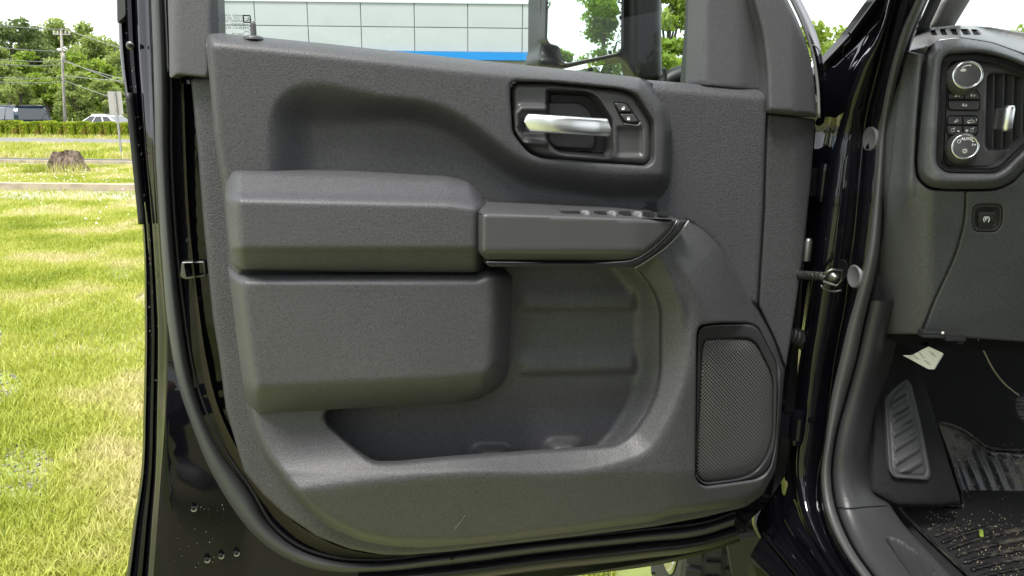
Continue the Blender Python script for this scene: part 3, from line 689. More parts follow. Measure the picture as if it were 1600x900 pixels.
# etched print, seen from behind
xd = np.array([1.0, 0, 0]); yd = np.array([0, 0, 1.0])
def etch(s, px, py, size, name='glass_print', m=GREY_P):
    o_ = D(np.array([px]), np.array([py]), -.0435)[0]; text_obj(name, s, o_, xd, yd, size, m, door, thick=.0001, mirror=True)
mmpp = (1.07+.045*0+.35*.0)/1155
etch('TEMPERED  GLASS', 366, 24.5, .0036); etch('DOT 459  M70T  AS2  M-WINDOW', 361, 28.8, .0034); etch('TRANSPARENT  AGW  U.N', 362.5, 32.7, .0034)
etch('FUYAO', 372, 38.6, .0052); etch('43R-011 0127', 366, 43.4, .0046); etch('E000 199', 371, 53.3, .0036)
etch('E4', 385.5, 43.5, .0052)
o_ = D(np.array([385.7]), np.array([29.5]), -.0435)[0]
multi('maker_mark', [box_data(o_+np.array([dx*.0043, 0, dz*.0043]), (.0088 if dz else .0016, .0002, .0016 if dz else .0088)) for dx, dz in ((0, 1), (0, -1), (1, 0), (-1, 0))]+[box_data(o_+np.array([.0012, 0, -.0016]), (.0042, .0002, .0008)), box_data(o_+np.array([.0018, 0, .0012]), (.0008, .0002, .0030))], BLACK_P, door, smooth=False)
a = np.linspace(0, 2*math.pi, 25); c0 = D(np.array([385.6]), np.array([43.6]), -.0435)[0]
tube('approval_circle', [c0+np.array([math.cos(t_)*.0046, 0, math.sin(t_)*.0046]) for t_ in a], .00022, GREY_P, door, n=4)
c0 = D(np.array([385.6]), np.array([54.5]), -.0435)[0]; tube('approval_circle', [c0+np.array([math.cos(t_)*.0042, 0, math.sin(t_)*.0042]) for t_ in a], .00022, GREY_P, door, n=4)
c0 = D(np.array([396.8]), np.array([60]), .040)[0]
V, fs = lathe_data([(.0036, -.004), (.0036, .0165), (.0031, .0185), (.0018, .0199), (0.00001, .0203)], c0, (0, 0, 1), 16); link('lock_peg', mesh_np('lock_peg', V, fs), P_SMOOTH, door)
c0 = D(np.array([396]), np.array([57]), .038)[0]; V, fs = lathe_data([(.012, -.004), (.012, -.001), (.009, .0008), (0.0001, .0008)], c0, (0, 0, 1), 20); link('peg_grommet', mesh_np('peg_grommet', V, fs), P_SMOOTH, door)

# ---- latch, bolts, holes on the shell
def dbox(name, px, py, wv, s, m, rot=None, label=None, bev=0): return box(name, D(np.array([px]), np.array([py]), wv)[0], s, m, door, label=label, bev=bev, rot=rot)
lo = rpoly([(283, 409, 3), (320, 408, 3), (322, 432, 4), (290, 437, 4), (281, 433, 3)], 3, 2); li = rpoly([(287, 411.5, 2), (317.5, 410.5, 2), (319.5, 430, 2), (291, 433.5, 2)], 2, 2)
relief('door_latch', lo, lambda x, y, sd, hd: -.018-edge_round(sd, 1.5, .002), STEEL, door, g=3, holes=[li], rings=(.8,), skirt=.012, label='steel door latch plate in the shell')
relief('latch_mouth', li, lambda x, y, sd, hd: -.030+.0*x, SCREEN, door, g=5, rings=(), skirt=0)
def disc(name, px, py, wv, r, m, h=.002, dirv=(0, -1, 0), par=None, posf=None, prof=None):
    c0 = (posf or D)(np.array([px]), np.array([py]), wv)[0]
    V, fs = lathe_data(prof or [(r, -h), (r, 0), (r*.8, h*.6), (0.00001, h*.7)], c0, dirv, 20)
    return link(name, mesh_np(name, V, fs), m, par or door)
disc('shell_bolt', 203, 71, -.070, .0055, STEEL, dirv=(-.2, -1, 0))
disc('shell_bolt', 203, 71, -.066, .0028, SCREEN, dirv=(-.2, -1, 0))
for px, py in ((294, 376), (310, 467)): disc('plug_hole', px, py, -.0265, .0032, SCREEN, .0006)
dw_ = lambda px, py: -.0335+.020*min(1, (390-px)/130)
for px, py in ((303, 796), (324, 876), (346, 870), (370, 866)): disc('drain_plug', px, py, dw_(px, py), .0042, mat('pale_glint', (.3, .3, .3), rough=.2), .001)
disc('drain_plug', 706, 873, -.012, .003, SCREEN, .001)
for px, py in ((303, 796), (324, 876), (346, 870), (370, 866)): disc('drain_plug', px-1, py-1.5, dw_(px, py)+.0015, .0036, SCREEN, .001)
# long bump stop pocket on the rear face and grey seal pad at the top
q = catmull(np.array([(201, 145), (207, 200), (214, 270), (222, 350)], float), 20); tube('bump_stop', D(q[:, 0], q[:, 1], -.082), .005, RUB_D, door, n=10)
pad = rpoly([(181, -120, 2), (193, -120, 2), (196, 24, 2), (183, 36, 2)], 2, 4)
relief('seal_pad', pad, lambda x, y, sd, hd: -.095+0*x, RUBBER, door, g=7, rings=(), skirt=.02)
# water beads
bm = bmesh.new()
for i in range(230):
    t_ = random.random()
    if t_ < .55:
        py = random.uniform(0, 900); x0_ = np.interp(py, ys, e0x); px = x0_+random.random()**1.5*22; wv = np.interp((px-x0_)/(np.interp(py, ys, slx)-x0_+1e-6), [p[0] for p in prof], [p[1] for p in prof])
    elif t_ < .8:
        px = random.uniform(640, 1130); py = np.interp(px, [640, 850, 1130], [905, 886, 846])+random.uniform(-12, 10); wv = -.036
    else:
        px = random.uniform(270, 350); py = random.uniform(760, 895); wv = -.036+.020*min(1, (390-px)/130)
    p = D(np.array([px]), np.array([py]), wv)[0]; r_ = random.uniform(.0005, .0013)
    bmesh.ops.create_icosphere(bm, subdivisions=1, radius=r_, matrix=Matrix.Translation(p) @ Matrix.Diagonal((1, .5, 1.1, 1)))
me = bpy.data.meshes.new('water_beads'); bm.to_mesh(me); bm.free(); o = link('water_beads', me, mat('water', (.02, .02, .02), rough=.02, spec=1, coat=1), door); o['kind'] = 'stuff'

# ---- wing mirror (towing type) outside the glass
MW = -.30
def PM(px, py, w_=0): return D(np.array([px]), np.array([py]), MW+w_)[0]
hs = rpoly([(844, -140, 10), (842, 78, 6), (839, 84, 3), (839, 104, 6), (880, 108, 4), (965, 88, 6), (1000, 130, 4), (1036, 128, 6), (1034, 90, 4), (1031, -140, 8)], 4, 5)
relief('mirror_housing', hs, lambda x, y, sd, hd: MW-.02-edge_round(sd, 8, .02)-.02*ss((975-x)/10)*ss((92-y)/8)+.010*np.exp(-((x-993)/2)**2)*-1+.012*ss((x-975)/10), mat('mirror_plastic', (.004, .005, .006), rough=.5, bump=.12, bscale=700, dist=.0004), door, g=5, rings=(2, 4, 8), skirt=.09, label='tall textured black towing mirror housing')
mg_ = mat('mirror_silver', (.92, .94, .93), rough=.008, metal=1)
mo = rpoly([(857, -130, 4), (852, 62, 6), (858, 70, 4), (872, 73, 5), (876, 98, 6), (884, 101, 4), (966, 84, 6), (971, 76, 5), (973, -130, 4)], 4, 4)
MPT = {}
mirN = np.array([math.sin(R(4)), -math.cos(R(4)), .02])
def mirpos(x, y, wv):
    # one flat tilted plane for the silvered glass
    c0 = DW(np.array([915.]), np.array([20.]), MW+.022)[0]; nn = dn*math.cos(R(0)); nn = nn/np.linalg.norm(nn)
    nn = dn + np.array([-0.42, 0.0, MTILT]); nn /= np.linalg.norm(nn)
    r = rays(x, y); tt = ((c0-CAM) @ nn)/(r @ nn); p = CAM+r*tt[:, None]-HO
    MPT['c'] = c0; MPT['n'] = nn
    return np.stack([p @ du, -(p @ dn), p[:, 2]], 1)
MTILT = .02
relief('mirror_glass', mo, lambda x, y, sd, hd: 0*x, mg_, door, g=10, rings=(), skirt=0, pos=mirpos, label='silvered mirror glass reflecting trees')
relief('mirror_backing', mo, lambda x, y, sd, hd: 0*x, RUB_D, door, g=10, rings=(), skirt=.06, pos=lambda x, y, wv: mirpos(x, y, wv)+np.array([0, .003, 0]))
q = catmull(resample(mo, 4), 140, closed=True); q = np.vstack([q, q[:1]])
P_ = mirpos(q[:, 0], q[:, 1], 0); P_[:, 1] -= .003; tube('mirror_rim', P_, .0022, RUB_D, door, n=6)
lm = rpoly([(888, 112, 2), (970, 97, 3), (974, 130, 2), (890, 130, 2)], 2, 4)
relief('blind_spot_glass', lm, lambda x, y, sd, hd: 0*x, mg_, door, g=10, rings=(), skirt=0, pos=lambda x, y, wv: mirpos(x, y, wv))
q = np.array([(1034, 122), (1045, 112), (1060, 106), (1080, 103), (1110, 102)], float); q = catmull(q, 20)
tube('mirror_arm', D(q[:, 0], q[:, 1]+14, -.24), np.linspace(.014, .026, 20), mat('mirror_plastic'), door, n=14, label='rounded black mirror arm')
q = np.array([(1040, 135), (1042, 118), (1040, 106)], float); q = catmull(q, 12)
tube('mirror_cable', D(q[:, 0]-3, q[:, 1], -.20), .004, RUB_D, door, n=8)

# ---- hinges, check strap (between door and body)
for py, px in ((285, 1268), (668, 1226)):
    c0 = DW(np.array([px]), np.array([py]), -.02)[0]-TO
    parts = [lathe_data([(.0001, -.030), (.010, -.030), (.012, -.02), (.012, .02), (.010, .03), (.0001, .03)], c0+np.array([.022, 0, 0]), (0, 0, 1), 16),
             box_data(c0+np.array([.0, .01, 0]), (.045, .012, .045)), box_data(c0+np.array([.045, .015, 0]), (.04, .012, .05)),
             lathe_data([(.007, 0), (.007, .006), (.0001, .007)], c0+np.array([.048, .009, .012]), (0, -1, 0), 8)]
    o = multi('door_hinge', parts, PAINT, truck, smooth=False)
cs = catmull(np.array([(1236, 428), (1262, 430), (1290, 432)], float), 8)
P1 = WY(cs[:, 0], cs[:, 1], np.linspace(1.17, 1.10, 8))-TO
tube('check_strap', P1, .0038, mat('greasy_steel', (.08, .08, .075), rough=.3, metal=.8, bump=1, bscale=200, bkind='noise', dist=.004), truck, n=6, ry=.0075)
c0 = TY(np.array([1303]), np.array([433]), 1.092)[0]
multi('strap_bracket', [tube_data([c0+np.array([-.018, 0, .004]), c0+np.array([-.006, -.003, .012]), c0+np.array([.009, -.003, .011]), c0+np.array([.011, -.003, -.004]), c0+np.array([.004, -.003, -.012]), c0+np.array([-.016, 0, -.007])], .0024, 6), lathe_data([(.0085, 0), (.0085, .003), (.0048, .0032), (.0048, .008), (.0001, .0085)], c0, (0, -1, 0), 20)], STEEL, truck)
q = [c0+np.array([-.019+.020*(1-math.cos(t_)), -.002, -.010-.012*math.sin(t_)]) for t_ in np.linspace(.2, 2.2, 10)]; tube('bracket_ring', q, .0018, STEEL, truck, n=6)
c0 = TY(np.array([1262]), np.array([388]), 1.16)[0]; V, fs = lathe_data([(.0065, -.02), (.0065, .012), (.004, .016), (.0001, .017)], c0, (0, 0, 1), 14); link('hinge_pin', mesh_np('hinge_pin', V, fs), STEEL, truck)
# wiring boot
q = catmull(np.array([(1215, 515), (1240, 525), (1270, 540)], float), 30); pp = WY(q[:, 0], q[:, 1], np.linspace(1.2, 1.22, 30))-TO
tube('wiring_boot', pp, .014+.003*np.sin(np.arange(30)*1.9), RUB_D, truck, n=12)

# ---- body: hinge pillar, aperture flange, windscreen pillar and sill as one painted shell
yb = np.array([-320, -200, -100, -40, 0, 30, 62, 100, 130, 160, 200, 240, 300, 360, 420, 480, 560, 636, 711, 745, 780, 810, 850, 900, 950, 1000, 1080], float)
def itp(t): k = sorted(t); return np.interp(yb, k, [t[i] for i in k])
WLd = {-320: 1590, -200: 1524, -100: 1473, 0: 1431, 44: 1411, 100: 1394, 200: 1374, 300: 1366, 400: 1354, 521: 1322, 560: 1313, 617: 1300, 692: 1289, 741: 1283, 787: 1287, 825: 1299, 862: 1318, 900: 1344, 1000: 1420, 1080: 1490}
WRd = {-320: 1606, -200: 1541, -100: 1489, 0: 1446, 44: 1427, 100: 1408, 200: 1389, 300: 1380, 400: 1372, 521: 1346, 560: 1338, 617: 1322, 692: 1303, 741: 1298, 787: 1303, 825: 1316, 862: 1335, 900: 1362, 1000: 1440, 1080: 1510}
Fd = {-320: 1562, -200: 1494, -100: 1440, 0: 1397, 62: 1381, 100: 1372, 183: 1350, 240: 1344, 360: 1333, 480: 1318, 560: 1303, 636: 1293, 711: 1283, 745: 1276, 787: 1274, 825: 1284, 862: 1300, 900: 1325, 1000: 1400, 1080: 1466}
Gd = {-320: 1545, -200: 1478, -100: 1425, 0: 1388, 30: 1381, 62: 1368, 100: 1343, 160: 1320, 240: 1304, 360: 1288, 480: 1271, 560: 1258, 636: 1249, 711: 1240, 745: 1240, 787: 1244, 825: 1256, 862: 1280, 900: 1306, 1000: 1380, 1080: 1444}
Ld = {-320: 1560-10, -200: 1470, -100: 1420, 0: 1365, 55: 1325, 95: 1288, 125: 1262, 200: 1222, 560: 1210, 700: 1198, 760: 1188, 810: 1182, 850: 1204, 900: 1246, 1000: 1325, 1080: 1390}
WLx, WRx, Fx, Gx, Lx = itp(WLd), itp(WRd), itp(Fd), itp(Gd), itp(Ld)
Ld_top = {-320: 1500}; Lx[0] = 1512; Lx[1] = 1455; Lx[2] = 1412; Lx[3] = 1390
Xs = np.interp(yb, [-320, 0, 100, 200, 900], [.44, .50, .52, .54, .54])
def ratio(px, py): r = rays(px, py); return r[:, 0]/r[:, 1]
YWL = Xs/ratio(WLx, yb); YF = YWL+.028
def addY(t): k = sorted(t); return np.interp(yb, k, [t[i] for i in k])
cols = [(Lx-4, YF+addY({-320: .10, 100: .22, 700: .22, 800: .16, 850: .12, 1000: .12})), (Lx, YF+addY({-320: .06, 100: .17, 700: .18, 800: .08, 850: .04, 1000: .04})),
        (Lx*.62+Gx*.38, YF+addY({-320: .04, 100: .12, 700: .13, 800: .05, 860: .03})), (Lx*.55+Gx*.45, YF+addY({-320: .045, 100: .11, 700: .12, 800: .055, 860: .04})), (Lx*.25+Gx*.75, YF+addY({-320: .03, 100: .075, 700: .08, 800: .03, 860: .018})),
        (Gx, YF+.014), (Gx*.8+Fx*.2, YF+.002), (Gx*.5+Fx*.5, YF-.003), (Gx*.2+Fx*.8, YF-.001), (Fx, YF+.003), (Fx+.8, YF+.006), (Fx*.5+WLx*.5, YF-.013), (WLx, YWL+.002), (WRx, YWL+.004), (WRx+6, YWL+.02)]
rows3 = [TY(cx, yb, cy) for cx, cy in cols]
A_ = np.array(rows3); A2 = np.stack([catmull(A_[:, j], 70) for j in range(A_.shape[1])], 1); A3 = np.array([catmull(A2[i], 120) for i in range(70)])
fs = [(i*120+j, (i+1)*120+j, (i+1)*120+j+1, i*120+j+1) for i in range(69) for j in range(119)]
body = link('door_pillar', mesh_np('door_pillar', A3.reshape(-1, 3), fs), PAINT_W, truck, label='glossy black door opening pillar and sill')
for px, py in ((1361.5, 217), (1337, 432)):
    c0 = TX(np.array([px]), np.array([py]), .538)[0]
    V, fs = lathe_data([(.0185, -.002), (.0185, .003), (.0165, .0045), (.0150, .0036), (.00001, .0036)], c0, (-1, -.12, 0), 28)
    link('body_plug', mesh_np('body_plug', V, fs), mat('grey_plug_plastic', (.10, .10, .105), rough=.45), truck, label='round grey plug in the pillar flange')
# pillar seam lines and small hardware near the windscreen base
for pts, r_ in (([(1424, -30), (1385, 38), (1360, 70), (1335, 120)], .0016), ([(1390, -10), (1376, 30), (1352, 60), (1340, 90)], .0012), ([(1326, 50), (1330, 60), (1320, 72), (1318, 88), (1324, 92), (1334, 84)], .0012)):
    q = catmull(np.array(pts, float), 26); yv = np.interp(q[:, 1], yb, YF)+.045; tube('pillar_seam', TY(q[:, 0], q[:, 1], yv-.012), r_, PAINT, truck, n=6)
for px, py in ((1290, 141), (1299, 127)):
    c0 = TY(np.array([px]), np.array([py]), float(np.interp(py, yb, YF)+.125))[0]
    V, fs = lathe_data([(.0075, 0), (.0075, .004), (.0045, .0045), (.0045, .009), (.0001, .0095)], c0, (-.2, -1, 0), 16); link('hinge_bolt', mesh_np('hinge_bolt', V, fs), PAINT, truck)
# sill: bright wet lips running back along the rocker
for k_, (pts, o1) in enumerate((([(1194, 832), (1212, 856), (1232, 880), (1252, 905), (1290, 950)], -.010), ([(1243, 822), (1260, 845), (1276, 868), (1295, 898), (1330, 950)], -.030), ([(1210, 845), (1228, 866), (1246, 888), (1262, 908)], -.016))):
    q = catmull(np.array(pts, float), 24); yv = np.interp(q[:, 1], yb, YF)
    tube('rocker_lip', TY(q[:, 0], q[:, 1], yv+o1+(.03 if k_ != 1 else .022)), .003, PAINT, truck, n=8)
# outer rocker panel and body below
q = catmull(np.array([(1190, 838), (1245, 905), (1330, 1010), (1420, 1120)], float), 30); yv = np.interp(q[:, 1], yb, YF)+.03; a = TY(q[:, 0], q[:, 1], yv)
b = a.copy(); b[:, 2] -= .05; b[:, 0] -= .02; c = a.copy(); c[:, 2] -= .16; c[:, 0] += .03
grid_surface('rocker_panel', [a, b, c], PAINT, truck, nu=30, nv=8)
yq = np.linspace(-320, 1080, 110); k = sorted(WLd)
def ev(dct, y): kk = sorted(dct); return catmull(np.array([(dct[i], i) for i in kk], float), 600)
wlc = ev(WLd, 0); wrc = ev(WRd, 0); wlx = np.interp(yq, wlc[:, 1], wlc[:, 0]); wrx = np.interp(yq, wrc[:, 1], wrc[:, 0])
xs_ = np.interp(yq, [-320, 0, 100, 200, 900], [.44, .50, .52, .54, .54])
rows3 = []
for t_ in np.linspace(0, 1, 10):
    px = wlx*(1-t_)+wrx*t_; yy = xs_/ratio(wlx, yq); rows3.append(TY(px, yq, yy+.002*t_-.016*math.sin(math.pi*t_)**.7))
RUB_L = mat('soft_grey_rubber', (.075, .078, .078), rough=.42, bump=.15, bscale=200, bkind='noise', dist=.0004)
grid_surface('opening_seal', rows3, RUB_L, truck, nu=110, label='grey rubber seal round the door opening')
rows3 = [TY(wrx+d_, yq, xs_/ratio(wlx, yq)+z_) for d_, z_ in ((-1, .006), (1.5, .012), (4, .014))]
grid_surface('seal_gap', rows3, SCREEN, truck, nu=110)

pcov = rpoly([(1372, -8, 3), (1325, 55, 4), (1287, 96, 3), (1262, 126, 2), (1240, 215, 2), (1296, 215, 6), (1330, 130, 20), (1362, 68, 10), (1392, 22, 10), (1420, -20, 10), (1470, -100, 4), (1600, -320, 3), (1512, -320, 3), (1455, -200, 3), (1412, -100, 3)], 3, 4)
def y_pcov(x, y, sd, hd): return np.interp(y, yb, YF)+np.interp(y, [-320, 0, 100, 215], [.05, .09, .15, .165])-.006+.006*np.sin(x*.16+y*.11)*ss(sd/6)+edge_round(sd, 4, .01)
relief('pillar_reflection_cover', pcov, y_pcov, mat('satin_black_cover', (.008, .008, .009), rough=.35), truck, g=5, rings=(1.5, 4), skirt=.03, mode='dash', label='satin black overlay hiding sky reflection at the foot of the windscreen pillar')  # added overlay that hides the sky reflection in the pillar paint

shd = rpoly([(1196, 215), (1262, 215), (1262, 330), (1254, 440), (1247, 560), (1243, 640), (1236, 715), (1226, 745), (1190, 800), (1180, 700)], 4, 6)
relief('hinge_shade_sheet', shd, lambda x, y, sd, hd: np.interp(y, yb, YF)+.062+.0*x, mat('matt_black_shade', (.006, .006, .007), rough=.8), truck, g=12, rings=(), skirt=.02, mode='dash', label='matt black sheet standing in for shade behind the door hinges')  # black sheet laid over the reflecting paint as shade
# ---- interior trim
KRd = {440: 1425, 524: 1403, 583: 1388, 643: 1376, 713: 1372, 760: 1375, 788: 1387, 816: 1405, 850: 1434, 900: 1480, 960: 1534, 1040: 1606, 1080: 1640}
ky = np.linspace(470, 1080, 70); kk = sorted(KRd); krx = np.interp(ky, catmull(np.array([(KRd[i], i) for i in kk], float), 400)[:, 1], catmull(np.array([(KRd[i], i) for i in kk], float), 400)[:, 0])
wr = np.interp(ky, wrc[:, 1], wrc[:, 0])+2; yw = .54/ratio(np.interp(ky, wlc[:, 1], wlc[:, 0]), ky)
bk_ = np.interp(ky, [470, 643, 713, 788, 860, 1080], [.17, .15, .12, .045, .004, .0])
rows3 = []
for f_, h_ in ((0, .012), (.06, -.004), (.16, -.012), (.32, -.014), (.5, -.006), (.7, .25), (.88, .7), (1, 1.0), (1.01, 1.5)):
    px = wr+(krx-wr)*min(f_, 1); rows3.append(TY(px, ky, yw+(h_ if abs(h_) < .1 else 0)+(bk_*h_ if h_ > .1 else 0)+(.0 if h_ < 1.4 else .03)))
KICK = mat('kick_panel_plastic', (.030, .031, .033), rough=.40, bump=.35, bscale=700, dist=.0006, speck=.2)
grid_surface('kick_panel', rows3, KICK, truck, nu=70, nv=30, label='curved grey kick panel and sill trim beside the footwell')
# sill plate seam
q = catmull(np.array([(1301, 790), (1325, 794), (1350, 792), (1386, 790)], float), 20)
yy = np.interp(q[:, 1], ky, yw); ff = np.clip((q[:, 0]-np.interp(q[:, 1], ky, wr))/(np.interp(q[:, 1], ky, krx)-np.interp(q[:, 1], ky, wr)), 0, 1)
hh_ = np.interp(ff, [0, .06, .16, .32, .5, .7, .88, 1], [.012, -.004, -.012, -.014, -.006, .011, .032, .045]); tube('trim_seam', TY(q[:, 0], q[:, 1], yy+hh_-.003), .0009, SCREEN, truck, n=5)
# recess tread in the sill plate
tr_ = rpoly([(1382, 838, 4), (1400, 839, 8), (1432, 860, 10), (1475, 905, 8), (1500, 935, 4), (1450, 935, 4), (1410, 880, 6)], 4, 4)
def zs(x, y, h): return WZ(x, y, .835+h)-TO
ysill = lambda x, y: np.interp(y, ky, yw)
relief('sill_tread', tr_, lambda x, y, sd, hd: ysill(x, y)-.008+.003*ss(sd/5)+.0012*(np.sin((x-y*.4)*.55) > .2), mat('tread_recess', (.018, .018, .019), rough=.6), truck, mode='dash', g=3.5, rings=(1, 2.5), skirt=0)

# footwell carpet: firewall, toe board, floor
def dn_(px, py): r = rays(px, py); return -r[:, 2]/r[:, 1]
def floorY(x, y, z0=.72, yk=1.42):
    d = dn_(x, y); Yf = (1.5-z0)/np.maximum(d, .05); Ys = (1.5-z0+yk)/(1+d); return np.minimum(Yf, Ys)
fwp = rpoly([(1330, 480, 2), (1720, 480, 2), (1720, 1010, 2), (1340, 1010, 2)], 2, 20)
relief('floor_carpet', fwp, lambda x, y, sd, hd: floorY(x, y, .70, 1.44), CARPET, truck, mode='dash', g=16, rings=(), skirt=0, label='black carpet of the driver footwell')
cp = rpoly([(1368, 560, 4), (1398, 518, 4), (1425, 552, 6), (1442, 590, 10), (1462, 655, 10), (1480, 716, 10), (1502, 787, 6), (1470, 792, 6), (1400, 792, 6), (1360, 770, 4)], 4, 5)
FR = lambda x, y: 1.20+.14*ss((790-y)/270)+.00045*(x-1400)
relief('footrest_carpet', cp, lambda x, y, sd, hd: FR(x, y)+edge_round(sd, 8, .02), CARPET, truck, mode='dash', g=7, rings=(2, 5), skirt=.3, label='carpeted footrest ramp')
dpd = rpoly([(1383, 640, 8), (1382, 622, 8), (1395, 606, 12), (1416, 590, 8), (1424, 600, 6), (1441, 670, 8), (1455, 742, 6), (1451, 751, 5), (1396, 747, 7), (1389, 735, 6)], 6, 3)
dpi = rpoly([(1389, 640, 6), (1389, 626, 6), (1399, 613, 8), (1415, 598, 5), (1419, 606, 4), (1435, 670, 6), (1448, 736, 4), (1445, 744, 4), (1401, 741, 5), (1395, 732, 5)], 5, 3)
def w_dp(x, y, sd, hd):
    i = inside(x, y, dpi); di = dist_poly(x, y, dpi)
    wv = FR(x, y)-.010+edge_round(sd, 2, .004)
    gro = np.exp(-(di/1.4)**2)*.004; wv += gro
    ph = ((y-600)+(x-1400)*.62)/23.0; fr_ = ph-np.floor(ph); rib_ = ss((fr_-.08)/.12)*ss((.62-fr_)/.16)
    m_ = ss((di-3.5)/2.5)*i; wv -= .0055*rib_*m_
    return wv
relief('dead_pedal', dpd, w_dp, mat('ribbed_rubber', (.06, .063, .064), rough=.55, bump=.4, bscale=500, dist=.0008), truck, mode='dash', g=2.2, rings=(1, 2), skirt=.012, label='ribbed rubber footrest pad')

# ---- dashboard
def Yd(x, y):
    wv = 1.03+.085*np.clip((1462-x)/90, 0, 1)**1.6
    wv = wv+.085*np.clip((y-290)/240, 0, 1)**1.2
    wv = wv+.00012*np.maximum(0, 200-y)
    return wv
dash_bk = rpoly([(1420, 100), (1446, 92), (1470, 78), (1560, 82), (1720, 150), (1720, 525), (1440, 520), (1352, 500), (1378, 380), (1392, 260)], 2, 12)
dash = relief('dashboard', dash_bk, lambda x, y, sd, hd: Yd(x, y)+.035, SCREEN, truck, mode='dash', g=16, rings=(), skirt=.25, label='dark grey dashboard end with light controls')
DK = dict(mode='dash')
# upper left end cap
ec = rpoly([(1417, 80, 3), (1446, 85, 4), (1441, 105, 10), (1433, 180, 20), (1429, 255, 10), (1432, 280, 10), (1452, 297, 10), (1508, 299, 2), (1506, 345, 20), (1491, 400, 20), (1458, 470, 20), (1438, 522, 2), (1400, 522, 2), (1344, 519, 3), (1352, 490, 10), (1376, 398, 20), (1391, 260, 20), (1404, 130, 20)], 5, 4)
def y_ec(x, y, sd, hd):
    rid = np.interp(y, [80, 250, 300, 400, 520], [1436, 1423, 1420, 1400, 1378])
    wv = Yd(x, y)-.010*np.exp(-((x-rid)/10.)**2)*ss((330-y)/80+.3) + edge_round(sd, 2.5, .004)
    wv = wv+.012*np.exp(-((x-1440)**2/900.+(y-305)**2/160.))*0
    return wv
relief('dash_end_trim', ec, y_ec, P_DASH, dash, g=5, rings=(1.2, 2.6, 5), skirt=.04, **DK)
kp = rpoly([(1509.5, 299, 2), (1555, 298, 8), (1580, 288, 10), (1604, 262, 10), (1720, 190, 2), (1720, 535, 2), (1600, 534, 2), (1500, 527, 4), (1440, 523, 2), (1460, 471, 20), (1493, 401, 20), (1508, 346, 20)], 4, 4)
eb = rpoly([(1519, 345, 3), (1521, 322, 7), (1530, 319, 5), (1562, 319, 6), (1566, 326, 6), (1565, 350, 6), (1557, 362, 7), (1524, 362, 5)], 5, 2.5)
relief('knee_panel', kp, lambda x, y, sd, hd: Yd(x, y)+edge_round(sd, 2.5, .004)+edge_round(hd, 2.5, .004), P_DASH, dash, g=6, rings=(1.2, 2.6, 5), holes=[eb], skirt=.04, **DK)
relief('brake_switch_bezel', rpoly([tuple((p-[1543, 341])*[.96, .96]+[1543, 341]) for p in eb[::2]], 2, 2.2), lambda x, y, sd, hd: Yd(x, y)-.001+.010*ss(sd/8)+edge_round(sd, 1.5, .002), P_SMOOTH, dash, g=2.5, rings=(.8, 1.8), skirt=.02, **DK)
relief('parking_brake_switch', rpoly([(1529, 351, 2), (1531, 331, 3), (1555, 331, 3), (1554, 349, 3), (1551, 352, 2), (1531, 352, 2)], 3, 2), lambda x, y, sd, hd: Yd(x, y)-.003+edge_round(sd, 2, .003)+.003*ss((y-346)/3), P_BTN, dash, g=2.2, rings=(.8, 1.6), skirt=.02, label='parking brake switch with round white symbol', **DK)
def dtext(nm, s, px, py, size, off=.004, m=WHITE_P, par=None, bold=0, Yv=None):
    yv = (Yd(np.array([px*1.]), np.array([py*1.]))[0]-off) if Yv is None else Yv
    return text_obj(nm, s, TY(np.array([px]), np.array([py]), yv)[0], (1, 0, 0), (0, .12, 1), size, m, par or dash, bold=bold)
dtext('brake_mark', '(P)', 1541.5, 342, .0085, .0052, bold=.02)
# top pad with demister slots
tp = rpoly([(1418, 79, 2), (1421, 66, 8), (1432, 52, 10), (1450, 43, 8), (1500, 39, 6), (1548, 42, 8), (1590, 49, 4), (1720, 62, 2), (1720, 116, 2), (1600, 84, 4), (1550, 66, 10), (1500, 58, 8), (1465, 62, 10), (1449, 75, 8), (1446, 84, 2)], 4, 3.5)
slots = [[(1453, 47.5, 3), (1464, 45.5, 1), (1468.5, 55, 1), (1456, 55.5, 3)], [(1467.5, 45.5, 1), (1480, 45, 1), (1485, 54.5, 1), (1471.5, 55, 1)], [(1484, 45, 1), (1497, 45, 1), (1502, 54.5, 1), (1488.5, 54.5, 1)], [(1500.5, 45, 1), (1513, 45.3, 1), (1518, 54.5, 1), (1505.5, 54.5, 1)], [(1517, 45.4, 1), (1528, 46, 3), (1535.5, 54.8, 2), (1521.5, 54.6, 1)]]
sl_ = [rpoly(s, 1.5, 1.8) for s in slots]
def y_top(x, y): return 1.045+.11*np.clip((np.interp(x, [1418, 1500, 1600, 1720], [80, 60, 84, 116])-y)/24, 0, 1)**1.1+.06*np.clip((1450-x)/34, 0, 1)
relief('dash_top', tp, lambda x, y, sd, hd: y_top(x, y)+edge_round(sd, 2.5, .004)-.003*np.exp(-(hd/1.5)**2), mat('dash_top_lit_vinyl', (.16, .165, .165), rough=.33, bump=.2, bscale=800, dist=.0005), dash, g=3.2, rings=(1, 2.2, 4), holes=sl_, skirt=.006, label='dash top pad with a row of demister slots', **DK)  # lighter copy of the dash vinyl, windscreen light put into its base
relief('demister_duct', rpoly([(1448, 43), (1538, 43), (1540, 57), (1450, 58)], 2, 4), lambda x, y, sd, hd: y_top(x, y)+.015, SCREEN, dash, g=6, rings=(), skirt=0, **DK)
